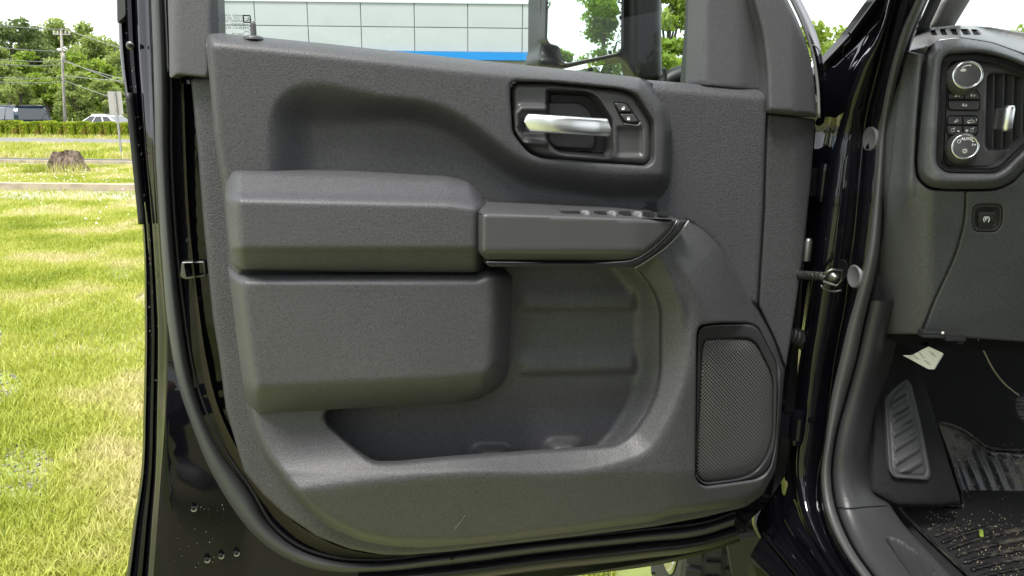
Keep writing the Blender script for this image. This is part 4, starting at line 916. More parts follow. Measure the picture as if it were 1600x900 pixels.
# cluster surround: outer padded ring, inner ring, flat switch plate
co = rpoly([(1447, 110, 10), (1450, 82, 14), (1468, 62, 14), (1500, 59, 10), (1550, 67, 10), (1604, 87, 6), (1720, 140, 2), (1720, 180, 2), (1604, 260, 10), (1580, 285, 14), (1555, 295, 12), (1480, 296, 12), (1448, 292, 14), (1431, 275, 14), (1430, 250, 8), (1436, 180, 20)], 10, 3.2)
ci = rpoly([(1472, 96, 12), (1480, 85, 10), (1530, 83, 10), (1570, 91, 20), (1606, 107, 10), (1720, 165, 2), (1720, 150+20, 2), (1720, 172, 2), (1606, 226, 6), (1570, 262, 14), (1555, 271, 10), (1478, 270, 10), (1464, 258, 12), (1464, 230, 8), (1468, 160, 10)], 8, 3)
ci = rpoly([(1472, 96, 12), (1480, 85, 10), (1530, 83, 10), (1570, 91, 20), (1606, 107, 10), (1700, 150, 2), (1700, 162, 2), (1606, 226, 6), (1570, 262, 14), (1555, 271, 10), (1478, 270, 10), (1464, 258, 12), (1464, 230, 8), (1468, 160, 10)], 8, 3)
relief('control_surround', co, lambda x, y, sd, hd: Yd(x, y)-.030+.035*np.clip(1-sd/14, 0, 1)**2+edge_round(hd, 7, .016)+.012*np.clip((1470-x)/40, 0, 1), P_DASH, dash, g=3.6, rings=(1.2, 2.6, 5, 8, 12), holes=[ci], skirt=.03, label='padded surround of the light and vent panel', **DK)
sp = rpoly([(1480, 104, 7), (1487, 95, 6), (1530, 94, 4), (1560, 99, 8), (1606, 118, 4), (1694, 155, 2), (1694, 160, 2), (1606, 216, 4), (1562, 258, 8), (1550, 262, 6), (1484, 262, 6), (1473, 252, 8), (1474, 230, 6)], 6, 3)
relief('panel_ring', rpoly([tuple((p-[1560, 176])*[.985, .985]+[1560, 176]) for p in ci[::2]], 2, 3), lambda x, y, sd, hd: Yd(x, y)-.016+.007*ss(sd/4)*ss((hd)/4)-.004*np.exp(-(hd/3)**2), P_SMOOTH, dash, g=3, rings=(1, 2.2, 4), holes=[sp], skirt=.02, **DK)
vo = rpoly([(1543, 122, 6), (1546, 115, 4), (1580, 116, 4), (1604, 124, 4), (1640, 140, 2), (1640, 180, 2), (1606, 206, 4), (1578, 232, 6), (1545, 235, 3), (1540, 228, 4), (1541, 180, 4)], 4, 3)
relief('switch_plate', rpoly([tuple((p-[1560, 176])*[.985, .985]+[1560, 176]) for p in sp[::2]], 2, 3), lambda x, y, sd, hd: Yd(x, y)-.008+edge_round(sd, 1.5, .002)+edge_round(hd, 3, .005), P_SMOOTH, dash, g=3.6, rings=(1, 2.5), holes=[vo], skirt=.02, label='flat panel holding the knobs, buttons and air vent', **DK)
relief('vent_duct', rpoly([(1536, 108), (1650, 108), (1650, 240), (1536, 240)], 2, 8), lambda x, y, sd, hd: Yd(x, y)+.034, SCREEN, dash, g=12, rings=(), skirt=0, **DK)
VANE = mat('vane_plastic', (.04, .042, .043), rough=.45)
for i, (px0, px1) in enumerate(((1552, 1550), (1568, 1564), (1583, 1579), (1598, 1594), (1612, 1608))):
    q = np.array([(px0, 114), ((px0+px1)/2, 175), (px1, 238)], float); q = catmull(q, 8); yy = Yd(q[:, 0], q[:, 1])
    a = TY(q[:, 0], q[:, 1], yy-.001); b = a+np.array([-.011, .026, 0]); V = list(a)+list(a+[.0018, -.0003, 0])+list(b)+list(b+[.0018, 0, 0]); fs = []
    for j in range(7): fs += [(j, j+1, 8+j+1, 8+j), (16+j, j+16+1, j+1, j), (8+j, 8+j+1, 24+j+1, 24+j)]
    link('vent_vane', mesh_np('vent_vane', V, fs), VANE, dash, smooth=False)
c0 = TY(np.array([1566]), np.array([186]), 1.012)[0]; box('vent_slider', c0-[.002, 0, 0], (.017, .006, .028), P_BTN, dash, bev=.0015)
c1 = TY(np.array([1575]), np.array([185]), 1.000)[0]
V, fs = lathe_data([(.0001, -.0165), (.0055, -.0165), (.0068, -.012), (.0068, .012), (.0055, .0165), (.0001, .0165)], c1, (0, 0, 1), 16); link('vent_tab', mesh_np('vent_tab', V, fs), CHROME, dash, label='chrome vent tab')
# knobs
def knob(nm, bx, by, fx, fy, rb, rf, lab):
    y0_ = 1.018; s_ = y0_/1123.
    b0 = TY(np.array([bx]), np.array([by]), y0_)[0]; f0 = TY(np.array([fx]), np.array([fy]), y0_-.016)[0]
    ax = f0-b0; L = np.linalg.norm(ax); rb *= s_; rf *= s_
    V, fs = lathe_data([(rb, -.004), (rb, .001), (rb*.97, L*.25), (rf*1.12, L*.8), (rf*1.08, L*.93)], b0, ax, 48)
    kn = link(nm, mesh_np(nm, V, fs), mat('knob_side_plastic', (.085, .086, .082), rough=.35), dash, label=lab)
    V, fs = lathe_data([(rf*1.10, L*.80), (rf*1.13, L*.90), (rf*1.07, L*.985), (rf*.97, L*.995), (rf*.93, L*.96)], b0, ax, 48); V, fs = V, fs[:-1]
    link('knob_ring', mesh_np('knob_ring', V, fs), mat('knob_ring_chrome', (.55, .57, .55), rough=.25, metal=1), dash)
    V, fs = lathe_data([(rf*.96, L*.955), (rf*.90, L*.975), (.00001, L*.98)], b0, ax, 40); link('knob_face', mesh_np('knob_face', V, fs), P_SMOOTH, dash)
    # grip ribs
    parts = []; a = ax/L; u_ = np.cross(a, [0, 0, 1.]); u_ /= np.linalg.norm(u_); v_ = np.cross(a, u_)
    for t_ in np.linspace(0, 2*math.pi, 28, endpoint=False):
        d_ = u_*math.cos(t_)+v_*math.sin(t_); parts.append(tube_data([b0+a*L*.15+d_*rb*.99, b0+a*L*.72+d_*(rf*1.135)], .0004, 4))
    multi('knob_grip', parts, P_DARK, dash)
    bz = relief('knob_socket', rpoly([(bx+(rb/s_+2)*math.cos(t_), by+(rb/s_+2.2)*math.sin(t_), 1) for t_ in np.linspace(0, 2*math.pi, 28, endpoint=False)], 1, 2.2), lambda x, y, sd, hd: Yd(x, y)-.0095, SCREEN, dash, g=6, rings=(), skirt=0, **DK)
    nn = ax/L; yd2 = np.array([0, 0, 1.])-nn*nn[2]; yd2 /= np.linalg.norm(yd2); xd2 = np.cross(yd2, nn); ctr = b0+ax*(.985)
    def put(s, dx, dy, size, bold=0): text_obj('knob_mark', s, ctr+xd2*dx*s_+yd2*dy*s_+nn*.0003, xd2, yd2, size, WHITE_P, dash, bold=bold)
    def stroke(pts, r_=.0004):
        P_ = [ctr+xd2*a_*s_+yd2*b_*s_+nn*.0004 for a_, b_ in pts]; link('knob_mark', mesh_np('km', *tube_data(P_, r_, 4)), WHITE_P, dash)
    return put, stroke
put, stroke = knob('dimmer_knob', 1505.5, 122, 1512.5, 117, 24, 18.2, 'upper round knob with plain dial face and trailer brake mark')
stroke([(-8, 10), (-5, 12.5), (-1, 13.6), (2, 13.4)], .0005); stroke([(1, 14.6), (3, 13.4), (1.4, 12)]); stroke([(-10, 6), (-8, 8.2), (-4, 8), (-3, 6.4), (-6, 5), (-10, 6)], .0006); stroke([(-7.5, 7), (-5, 6.6)], .0005)
put, stroke = knob('headlight_knob', 1501.5, 232, 1508.5, 229, 24, 17.0, 'lower round headlight knob marked AUTO')
put('AUTO', 1.0, 11.0, .0050, .02)
a_ = np.linspace(0, 2*math.pi, 13)
stroke([(-9+2.3*math.cos(t), 7.2+2.3*math.sin(t)) for t in a_]); stroke([(0-.5+3*math.cos(t)*.75, -6.5+2.2*math.sin(t)) for t in a_], .0005)
for t in np.linspace(0, 2*math.pi, 8, endpoint=False): stroke([(-.5+3.2*math.cos(t), -6.5+3.2*math.sin(t)), (-.5+4.2*math.cos(t), -6.5+4.2*math.sin(t))], .00025)
stroke([(8, 7.6), (11, 7.6)], .0005); stroke([(8, 9), (10, 6.4)]); stroke([(12.2, 3.8), (13.6, 2.6), (12.2, 1.4), (11.8, 3.8)], .0005)
for dy in (4, 2.7, 1.4): stroke([(8.2, dy), (10.6, dy)], .0003)
# push buttons
def btn(nm, P, lab=None): return relief(nm, rpoly(P, 1.2, 1.6), lambda x, y, sd, hd: Yd(x, y)-.0125+edge_round(sd, 1.6, .0022), P_BTN, dash, g=2.2, rings=(.7, 1.5), skirt=.008, label=lab, **DK)
relief('button_well', rpoly([(1481, 147, 3), (1489, 138, 3), (1524, 138, 3), (1531.5, 147, 3), (1531.5, 169, 3), (1529, 174, 3), (1483, 173, 3), (1480, 169, 2)], 3, 2.4), lambda x, y, sd, hd: Yd(x, y)-.0092, SCREEN, dash, g=6, rings=(), skirt=0, **DK)
relief('button_well', rpoly([(1479, 183, 3), (1483, 179.5, 3), (1526, 180, 3), (1529, 184, 3), (1528.5, 208, 3), (1520, 216, 3), (1487, 215, 3), (1478, 208, 3)], 3, 2.4), lambda x, y, sd, hd: Yd(x, y)-.0092, SCREEN, dash, g=6, rings=(), skirt=0, **DK)
btn('mode_button', [(1482.5, 148, 2), (1490, 140, 3), (1505, 140, 1), (1505.5, 154.8, .6), (1482.5, 154.8, .6)], 'small button marked 2 with an arrow'); btn('mode_button', [(1507, 140, 1), (1523, 140, 3), (1530, 148, 2), (1530, 155.2, .6), (1507.2, 155, .6)], 'small button marked 4 with an up arrow')
btn('mode_button', [(1482, 157, .8), (1530, 157.6, .8), (1530, 168, 2), (1527.5, 172.4, 2), (1484, 171.6, 2), (1481.8, 168, 2)], 'wide button marked 4 with a down arrow')
btn('lamp_button', [(1481, 184, 1), (1483.5, 181.5, 2), (1503.5, 182, .6), (1503.5, 195, .6), (1480.6, 194.8, .6)]); btn('lamp_button', [(1505.2, 182, .6), (1525.5, 182.2, 2), (1527.8, 185, 1), (1527.6, 195.4, .6), (1505.2, 195, .6)])
btn('dimmer_button', [(1480.4, 196.8, .6), (1503.4, 197, .6), (1503.4, 211, .6), (1485, 211, 3), (1480, 207, 2)], 'dimmer button with minus sign'); btn('dimmer_button', [(1505.2, 197, .6), (1527.6, 197.2, .6), (1527.6, 207, 2), (1522, 212, 3), (1505.2, 212, .6)], 'dimmer button with plus sign')
for s, px, py in (('2', 1493.5, 148.8), ('4', 1517.7, 149.2), ('4', 1504.8, 164.3)):
    dtext('button_mark', s, px, py, .0058, .0132, bold=.03)
b_marks = ((1498.2, 149, 1), (1522.4, 149.4, 1), (1509.6, 164.5, -1))
dtext('button_mark', '-', 1497.5, 204, .008, .0132, bold=.05); dtext('button_mark', '+', 1510.6, 204.5, .0062, .0132, bold=.05)
def dstroke(pts, r_=.00035, off=.0130):
    pts = np.array(pts, float); yv = Yd(pts[:, 0], pts[:, 1])-off; link('button_mark', mesh_np('bmk', *tube_data(TY(pts[:, 0], pts[:, 1], yv), r_, 4)), WHITE_P, dash)
for mx_, my_, up_ in b_marks:
    dstroke([(mx_-2, my_+.2*up_), (mx_, my_-2.2*up_), (mx_+2, my_+.2*up_)], .0004); dstroke([(mx_, my_-1.6*up_), (mx_, my_+2.4*up_)], .0006)
for ox in (1489, 1518.5):
    dstroke([(ox-2, 206), (ox-3, 203), (ox-1, 200.5), (ox+.5, 201)]); dstroke([(ox-2, 206), (ox+1.5, 205.5), (ox+2, 202)]); dstroke([(ox+1, 202.5), (ox+3, 199.5)], .0005)
dstroke([(1491, 191), (1494, 188), (1496, 186), (1497, 189), (1494, 190.5), (1491, 191)], .0005); dstroke([(1511, 191), (1513, 188.6), (1517, 188), (1518, 186.5), (1520, 188.6), (1523, 189.5), (1522, 191.5), (1511, 191)], .0004); dstroke([(1513, 192.3), (1515, 192.6)], .0006); dstroke([(1526, 186), (1526, 189)], .0005)
# cap edge mark on the end trim
q = np.array([(1368, 431), (1369.5, 427), (1371, 424)], float); tube('clip_mark', TY(q[:, 0], q[:, 1], Yd(q[:, 0], q[:, 1])-.004), .0007, mat('pale_highlight_and_mark'), truck, n=5)
relief('access_flap', rpoly([(1369, 414), (1375.5, 412.5), (1374, 429), (1369.5, 430)], 1, 2), lambda x, y, sd, hd: Yd(x, y)-.003, P_DARK, truck, g=3, rings=(), skirt=.004, **DK)
# underside of the dash, diagnostic plug, hood release, pedal
relief('dash_underside', rpoly([(1340, 500), (1720, 520), (1720, 560), (1500, 545), (1400, 535)], 2, 8), lambda x, y, sd, hd: 1.20+0*x, SCREEN, truck, g=12, rings=(), skirt=.3, **DK)
box('diagnostic_plug', TY(np.array([1454]), np.array([521]), 1.095)[0], (.030, .02, .010), P_DARK, truck, bev=.001)
parts = [box_data(TY(np.array([1441+i*3.0]), np.array([519.5+j*5.2]), 1.083)[0], (.0012, .001, .0012)) for i in range(9) for j in range(2)]
multi('plug_pins', parts, GREY_P, truck, smooth=False)
c0 = TY(np.array([1491]), np.array([529]), 1.09)[0]; multi('bonnet_release', [box_data(c0, (.030, .012, .004)), box_data(c0+[.012, .004, -.004], (.008, .008, .010))], P_DARK, truck, smooth=False)
c0 = TY(np.array([1473]), np.array([520]), 1.085)[0]; box('white_clip', c0, (.0035, .002, .0035), WHITE_P, truck, bev=.0005)
q = catmull(np.array([(1528, 530), (1537, 548), (1552, 577), (1570, 600), (1592, 618)], float), 30); tube('pedal_cable', TY(q[:, 0], q[:, 1], np.linspace(1.2, 1.3, 30)), .0013, mat('beige_cable', (.42, .38, .28), rough=.5), truck, n=8, label='thin pale cable hanging in the footwell')
pdl = rpoly([(1584, 624, 3), (1592, 619, 4), (1640, 622, 4), (1650, 665, 4), (1600, 664, 6), (1588, 648, 5)], 4, 2.5)
relief('brake_pedal', pdl, lambda x, y, sd, hd: 1.30-.006*((np.sin((y-x*.05)*1.15) > 0)*ss((sd-2)/1.5))+edge_round(sd, 2, .004), P_BTN, truck, g=2, rings=(1, 2), skirt=.02, label='ribbed brake pedal pad', **DK)
tube('pedal_arm', [TY(np.array([1612]), np.array([620]), 1.32)[0], TY(np.array([1625]), np.array([560]), 1.36)[0], TY(np.array([1630]), np.array([480]), 1.40)[0]], .008, P_DARK, truck, n=8)

# windscreen pillar trim, windscreen, roof, cab shell, bonnet and front wing
pt = rpoly([(1700, -330, 3), (1600, -160, 3), (1471, 0, 3), (1449, 47, 3), (1490, 43, 4), (1516, 0, 3), (1600, -115, 3), (1760, -330, 3)], 2, 6)
def ypt(x, y): return 1.22+.0011*(y-40)*.9
relief('pillar_trim', pt, lambda x, y, sd, hd: np.maximum(.6, ypt(x, y))+.02*np.clip(1-sd/10, 0, 1)**2, mat('grey_pillar_trim', (.34, .34, .33), rough=.7, bump=.3, bscale=700, dist=.0004), truck, g=6, rings=(1.5, 4), skirt=.04, label='grey cloth trimmed windscreen pillar', **DK)
ps = rpoly([(1606, -320, 3), (1446, 0, 3), (1408, 80, 2), (1418, 82, 3), (1450, 46, 3), (1471, 0, 3), (1600, -160, 3), (1700, -320, 3)], 2, 6)
relief('pillar_seal_trim', ps, lambda x, y, sd, hd: np.maximum(.55, ypt(x, y)-.06)+.012*np.abs((x-np.interp(y, [-320, 0, 82], [1650, 1459, 1413]))/14), RUBBER, truck, g=6, rings=(1.5,), skirt=.03, **DK)
T_ = lambda x, y, z: np.array([x, y, z])-TO
ws = [T_(.86, 1.62, 1.52), T_(2.05, 1.62, 1.52), T_(1.95, .80, 2.06), T_(.62, .80, 2.06)]
link('windscreen', mesh_np('windscreen', ws, [(0, 1, 2, 3)]), WGLASS, truck, smooth=False)
def sheet(nm, pts2, thick, m, lab=None):
    V = [T_(*p) for p in pts2]; n_ = np.cross(V[1]-V[0], V[2]-V[0]); n_ /= np.linalg.norm(n_); k_ = len(V); V2 = V+[v-n_*thick for v in V]
    fs = [tuple(range(k_)), tuple(range(k_, 2*k_))[::-1]]+[(i, i+k_, (i+1) % k_+k_, (i+1) % k_) for i in range(k_)]
    return link(nm, mesh_np(nm, V2, fs), m, truck, smooth=False, label=lab)
sheet('dash_deck', [(.62, 1.10, 1.575), (2.1, 1.10, 1.575), (2.1, 1.66, 1.505), (.62, 1.66, 1.505)], -.02, P_DARK)  # unseen sheet added to block windscreen light from the footwell
sheet('roof', [(.52, .80, 2.08), (.50, -1.9, 2.10), (2.05, -1.9, 2.10), (2.03, .80, 2.08)], .05, PAINT)
sheet('cab_back', [(.5, -1.9, .75), (2.1, -1.9, .75), (2.05, -1.9, 1.52), (.5, -1.9, 1.52)], .05, PAINT)
sheet('far_side', [(2.12, 1.5, .75), (2.12, -1.9, .75), (2.12, -1.9, 1.52), (2.12, 1.5, 1.52)], .05, PAINT)
sheet('cab_floor', [(.60, 1.75, .69), (2.1, 1.75, .69), (2.1, -1.9, .69), (.60, -1.9, .69)], .05, CARPET)
sheet('firewall', [(.56, 1.80, .65), (2.1, 1.80, .65), (2.1, 1.80, 1.50), (.56, 1.80, 1.50)], .04, CARPET)
sheet('rear_door', [(.50, -.12, .78), (.50, -1.9, .78), (.50, -1.9, 1.52), (.50, -.12, 1.52)], -.06, PAINT)
sheet('centre_pillar', [(.50, .02, .78), (.50, -.12, .78), (.53, -.14, 2.05), (.53, .0, 2.05)], -.08, PAINT)
sheet('wing_panel', [(.43, 1.42, 1.02), (.43, 2.95, 1.02), (.47, 2.95, 1.42), (.47, 1.42, 1.42)], .03, PAINT)
sheet('bonnet', [(.48, 1.66, 1.44), (.50, 2.95, 1.40), (2.1, 2.95, 1.40), (2.12, 1.66, 1.44)], -.04, PAINT)
sheet('nose', [(.45, 3.0, .65), (2.15, 3.0, .65), (2.1, 2.97, 1.42), (.48, 2.97, 1.42)], .05, PAINT)
# front wheel steered out, and mud flap
wc = np.array([.60, 2.02, .42])-TO; wa = np.array([-math.cos(R(-4)), -math.sin(R(-4)), 0])
tyre_p = [(.25, -.12), (.36, -.135), (.405, -.125), (.42, -.09), (.42, .09), (.405, .125), (.36, .135), (.25, .12)]
wh = link('wheel', mesh_np('wheel', *lathe_data([(.0001, -.05), (.10, -.05), (.10, .05), (.09, .07), (.0001, .075)], wc, wa, 24)), STEEL, truck, label='front wheel seen under the open door')
parts = [lathe_data(tyre_p, wc, wa, 60)]; parts[0] = (parts[0][0], parts[0][1][:-1])
u_ = np.array([0, 0, 1.]); v_ = np.cross(wa, u_)
for i in range(64):
    for s_, off in ((-1.25, 0), (-.75, .5), (-.25, .1), (.25, .6), (.75, 0), (1.25, .5)):
        t_ = 2*math.pi*(i+off)/64; d_ = u_*math.cos(t_)+v_*math.sin(t_); tg = -u_*math.sin(t_)+v_*math.cos(t_)
        rot = np.array([wa, tg, d_]).T; parts.append(box_data(wc+d_*.424+wa*s_*.095, (.036, .026, .014), rot))
multi('tyre', parts, mat('dusty_tyre_rubber', (.028, .028, .026), rough=.75), wh, smooth=False)
rimparts = [lathe_data([(.25, -.11), (.245, .0), (.25, .115), (.262, .125), (.255, .128), (.235, .11), (.22, .06)], wc, wa, 48)]; rimparts[0] = (rimparts[0][0], rimparts[0][1][:-1])
for i in range(8):
    t_ = 2*math.pi*i/8; d_ = u_*math.cos(t_)+v_*math.sin(t_); tg = -u_*math.sin(t_)+v_*math.cos(t_); rimparts.append(box_data(wc+d_*.16+wa*.07, (.03, .05, .17), np.array([wa, tg, d_]).T))
multi('rim', rimparts, mat('polished_rim', (.6, .6, .6), rough=.25, metal=1), wh, smooth=False)
mf = [(1136, 845), (1200, 835), (1245, 900), (1290, 990), (1172, 990), (1145, 900)]; q = np.array(mf, float)
relief('mud_flap', rpoly([(*p, 4) for p in mf], 4, 6), lambda x, y, sd, hd: 1.50+.0006*(x-1130), mat('olive_reflection_plastic', (.045, .047, .036), rough=.5), truck, g=12, rings=(2,), skirt=.02, **DK)  # grey-green reflection put into the flap colour

# ================================================================== loose things in the footwell
mat_o = rpoly([(1403, 786, 6), (1430, 784, 10), (1503, 789, 3), (1497, 760, 10), (1478, 700, 12), (1463, 660, 6), (1474, 658, 8), (1502, 667, 12), (1524, 682, 14), (1545, 698, 10), (1580, 701, 6), (1720, 704, 2), (1720, 1000, 2), (1610, 1000, 2), (1515, 905, 6), (1440, 835, 8), (1405, 797, 6)], 5, 4)
def mpos(x, y, h):
    Yv = floorY(x, y, .735+h, 1.40); return WY(x, y, Yv)
def h_mat(x, y, sd, hd):
    rim = .016*np.exp(-((sd-2.5)/2.6)**2)
    # ribs: parallel waves bending with the toe board
    ph = np.where(y > 800, (y*1.0+(x-1500)*.32+8*np.sin((x-1430)/55.))/15., 0)
    ph2 = ((x-1500)-(y-700)*.42)/19.
    r1 = ss((np.sin(ph*2*math.pi)+.5)/1.2)*ss((y-806)/30); r2 = ss((np.sin(ph2*2*math.pi)+.5)/1.2)*ss((800-y)/80)
    return rim+(.012*r1+.0028*r2)*ss((sd-9)/5)
MATM = bpy.data.materials.new('ribbed_mat_rubber'); MATM.use_nodes = True; n = MATM.node_tree.nodes; l = MATM.node_tree.links; b = n['Principled BSDF']
b.inputs['Roughness'].default_value = .24; t = n.new('ShaderNodeTexCoord'); z = n.new('ShaderNodeTexNoise'); z.inputs['Scale'].default_value = 60; z.inputs['Detail'].default_value = 8; z.inputs['Roughness'].default_value = .75
z2 = n.new('ShaderNodeTexNoise'); z2.inputs['Scale'].default_value = 7; l.new(t.outputs['Object'], z.inputs['Vector']); l.new(t.outputs['Object'], z2.inputs['Vector'])
mu = n.new('ShaderNodeMath'); mu.operation = 'MULTIPLY'; l.new(z.outputs['Fac'], mu.inputs[0]); l.new(z2.outputs['Fac'], mu.inputs[1]); mr = n.new('ShaderNodeMapRange'); mr.inputs[1].default_value = .23; mr.inputs[2].default_value = .40
l.new(mu.outputs[0], mr.inputs[0]); mm = n.new('ShaderNodeMix'); mm.data_type = 'RGBA'; mm.inputs[6].default_value = (.012, .012, .012, 1); mm.inputs[7].default_value = (.15, .14, .11, 1)
l.new(mr.outputs[0], mm.inputs[0]); l.new(mm.outputs[2], b.inputs['Base Color'])
mr2 = n.new('ShaderNodeMapRange'); mr2.inputs[3].default_value = .24; mr2.inputs[4].default_value = .8; l.new(mr.outputs[0], mr2.inputs[0]); l.new(mr2.outputs[0], b.inputs['Roughness'])
fm = relief('floor_mat', mat_o, h_mat, MATM, None, g=3.2, rings=(1.2, 2.5, 4, 6), skirt=.0, pos=lambda x, y, h: mpos(x, y, h))
tag(fm, 'ribbed black rubber floor mat with dusty streaks in the driver footwell', 'floor mat')
# grit on the mat (uncountable)
bm = bmesh.new()
for i in range(420):
    px = random.uniform(1430, 1600); py = random.uniform(800, 900) if random.random() < .75 else random.uniform(690, 800)
    if px < 1415+(py-800)*1.05+20: continue
    p = mpos(np.array([px]), np.array([py]), np.array([.006]))[0]; r_ = random.uniform(.0004, .0013)
    bmesh.ops.create_icosphere(bm, subdivisions=1, radius=r_, matrix=Matrix.Translation(p))
me = bpy.data.meshes.new('grit'); bm.to_mesh(me); bm.free(); o = link('grit', me, mat('tan_grit', (.45, .38, .24), rough=.9)); tag(o, 'tan crumbs and grit scattered over the rubber mat', 'grit', kind='stuff')
# leaf scrap
P_ = mpos(np.array([1530, 1536, 1537, 1531.]), np.array([827, 828, 840, 838.]), np.array([.010]*4)); c = P_.mean(0)+[0, 0, .003]
V = list(P_)+[c]+[p-[0, 0, .0006] for p in P_]; lf_ = link('leaf_scrap', mesh_np('leaf_scrap', V, [(0, 1, 4), (1, 2, 4), (2, 3, 4), (3, 0, 4), (8, 7, 6, 5)]), mat('lime_leaf', (.30, .42, .06), rough=.5)); tag(lf_, 'tiny bright lime green leaf scrap lying on the rubber mat', 'leaf')
# paper tag
tg = [(1410, 555, 1), (1425, 555, 3), (1438, 548, 3), (1451, 541.5, 1), (1474, 552, 1.5), (1459, 577, 2), (1451, 577, 1)]
tg2 = [(1440, 548, 1), (1453, 543, 1), (1475, 553, 1.5), (1460, 578, 1.5), (1448, 573, 1)]
tag_t = thing('paper_tag', 'cream folded paper tag hanging below the dash in the dark footwell', 'paper tag', tuple(WY(1445, 560, 1.17)[0]))
TL = np.array(tag_t.location)
ytg = lambda x, y: 1.17-.0004*(x-1440)+.012*np.exp(-((x-1415)/10.)**2)
relief('tag_leaf', rpoly(tg, 2, 2), lambda x, y, sd, hd: ytg(x, y), PAPER, tag_t, g=4, rings=(), skirt=.0004, pos=lambda x, y, wv: WY(x, y, wv)-TL)
relief('tag_leaf', rpoly(tg2, 2, 2), lambda x, y, sd, hd: ytg(x, y)+.002, mat('pale_blue_paper', (.5, .55, .58), rough=.7), tag_t, g=4, rings=(), skirt=.0004, pos=lambda x, y, wv: WY(x, y, wv)-TL)
for i, (px, py, L) in enumerate(((1424, 553, 5), (1427, 556, 6), (1430, 559, 6), (1434, 550, 5), (1437, 553.5, 5), (1440, 557, 5), (1444, 563, 8), (1447, 567, 7), (1451, 549, 9), (1454, 553, 9))):
    q = np.array([(px, py), (px+L, py+L*.45)]); tube('tag_print', WY(q[:, 0], q[:, 1], ytg(q[:, 0], q[:, 1])-.0006)-TL, .0004, mat('faint_grey_ink', (.25, .27, .25), rough=.8), tag_t, n=4)
tube('tag_string', [WY(1451, 543, 1.168)[0]-TL, WY(1456, 536, 1.172)[0]-TL, WY(1458, 520, 1.18)[0]-TL], .0007, RUB_D, tag_t, n=5)

# ================================================================== SURROUNDINGS
def noise_mat(name, cols, scale, rough=.9, detail=6, bump=0, bdist=.05, pos=None, coord='Object'):
    m = bpy.data.materials.new(name); m.use_nodes = True; n = m.node_tree.nodes; l = m.node_tree.links; b = n['Principled BSDF']
    b.inputs['Roughness'].default_value = rough; t = n.new('ShaderNodeTexCoord'); z = n.new('ShaderNodeTexNoise'); z.inputs['Scale'].default_value = scale; z.inputs['Detail'].default_value = detail
    r = n.new('ShaderNodeValToRGB'); e = r.color_ramp.elements; pos = pos or list(np.linspace(.32, .68, len(cols)))
    e[0].position = pos[0]; e[0].color = (*cols[0], 1); e[1].position = pos[-1]; e[1].color = (*cols[-1], 1)
    for p, c in zip(pos[1:-1], cols[1:-1]): x = e.new(p); x.color = (*c, 1)
    l.new(t.outputs[coord], z.inputs['Vector']); l.new(z.outputs['Fac'], r.inputs[0]); l.new(r.outputs[0], b.inputs['Base Color'])
    if bump:
        bp = n.new('ShaderNodeBump'); bp.inputs['Strength'].default_value = bump; bp.inputs['Distance'].default_value = bdist; l.new(z.outputs['Fac'], bp.inputs['Height']); l.new(bp.outputs[0], b.inputs['Normal'])
    return m
def ground_sheet(nm, x0, x1, y0, y1, z, m, lab, sub=1, wav=0):
    nx, ny = (sub, sub) if isinstance(sub, int) else sub; xs = np.linspace(x0, x1, nx+1); ys_ = np.linspace(y0, y1, ny+1); V = [(x, y, z+wav*math.sin(x*1.3)*math.cos(y*1.7)) for y in ys_ for x in xs]
    fs = [(j*(nx+1)+i, j*(nx+1)+i+1, (j+1)*(nx+1)+i+1, (j+1)*(nx+1)+i) for j in range(ny) for i in range(nx)]
    return structure(link(nm, mesh_np(nm, V, fs), m, smooth=False), lab)
SOIL = noise_mat('turf_soil', [(.15, .20, .045), (.22, .27, .075), (.30, .28, .17), (.18, .23, .055)], 1.1, bump=.5, bdist=.02, detail=9)
ground_sheet('ground', -700, 700, -400, 37.4, 0, SOIL, 'wide grassy ground around the truck')
ground_sheet('ground', -700, 700, 38.6, 900, -.45, SOIL, 'lower ground behind the hedge')
structure(link('bank', mesh_np('bank', [(-700, 37.4, 0), (700, 37.4, 0), (700, 38.6, -.45), (-700, 38.6, -.45)], [(0, 1, 2, 3)]), SOIL, smooth=False), 'short grassy bank dropping behind the hedge')
ASPH = noise_mat('worn_asphalt', [(.12, .12, .115), (.17, .165, .16), (.14, .14, .14)], 1.2, bump=.3, bdist=.01); ASPD = noise_mat('dark_asphalt', [(.05, .052, .05), (.075, .075, .072)], 2)
CONC = noise_mat('old_concrete', [(.24, .20, .14), (.36, .31, .23), (.20, .17, .12)], 2.5, bump=.3, bdist=.01); GRAV = noise_mat('pale_gravel', [(.38, .36, .29), (.28, .27, .2), (.24, .27, .12)], 5, detail=9)
ground_sheet('road', -150, 60, 29.0, 35.0, .008, ASPH, 'pale grey road beyond the grass strip')
ground_sheet('lane', -150, 60, 19.4, 21.6, .008, ASPD, 'narrow dark asphalt lane')
ground_sheet('gravel_strip', -150, 60, 11.9, 13.3, .006, GRAV, 'patchy pale gravel in front of the kerb', sub=1)
ground_sheet('parking_apron', -150, 60, 38.9, 60, -.442, ASPH, 'asphalt where the vehicles stand behind the hedge')
kerb = [box_data((-45, 13.42, .065), (210, .22, .13)), box_data((-45, 13.85, .045), (210, .62, .09)), box_data((-45, 19.3, .06), (210, .18, .12))]
o = multi('kerb', [kerb[0]], CONC, smooth=False); structure(o, 'weathered beige concrete kerb nearest the field')
o = multi('kerb', [kerb[2]], CONC, smooth=False); structure(o, 'thin concrete kerb along the dark lane')
o = multi('kerb', [box_data((-45, 28.9, .06), (210, .2, .12)), ], CONC, smooth=False); structure(o, 'far kerb along the pale road')
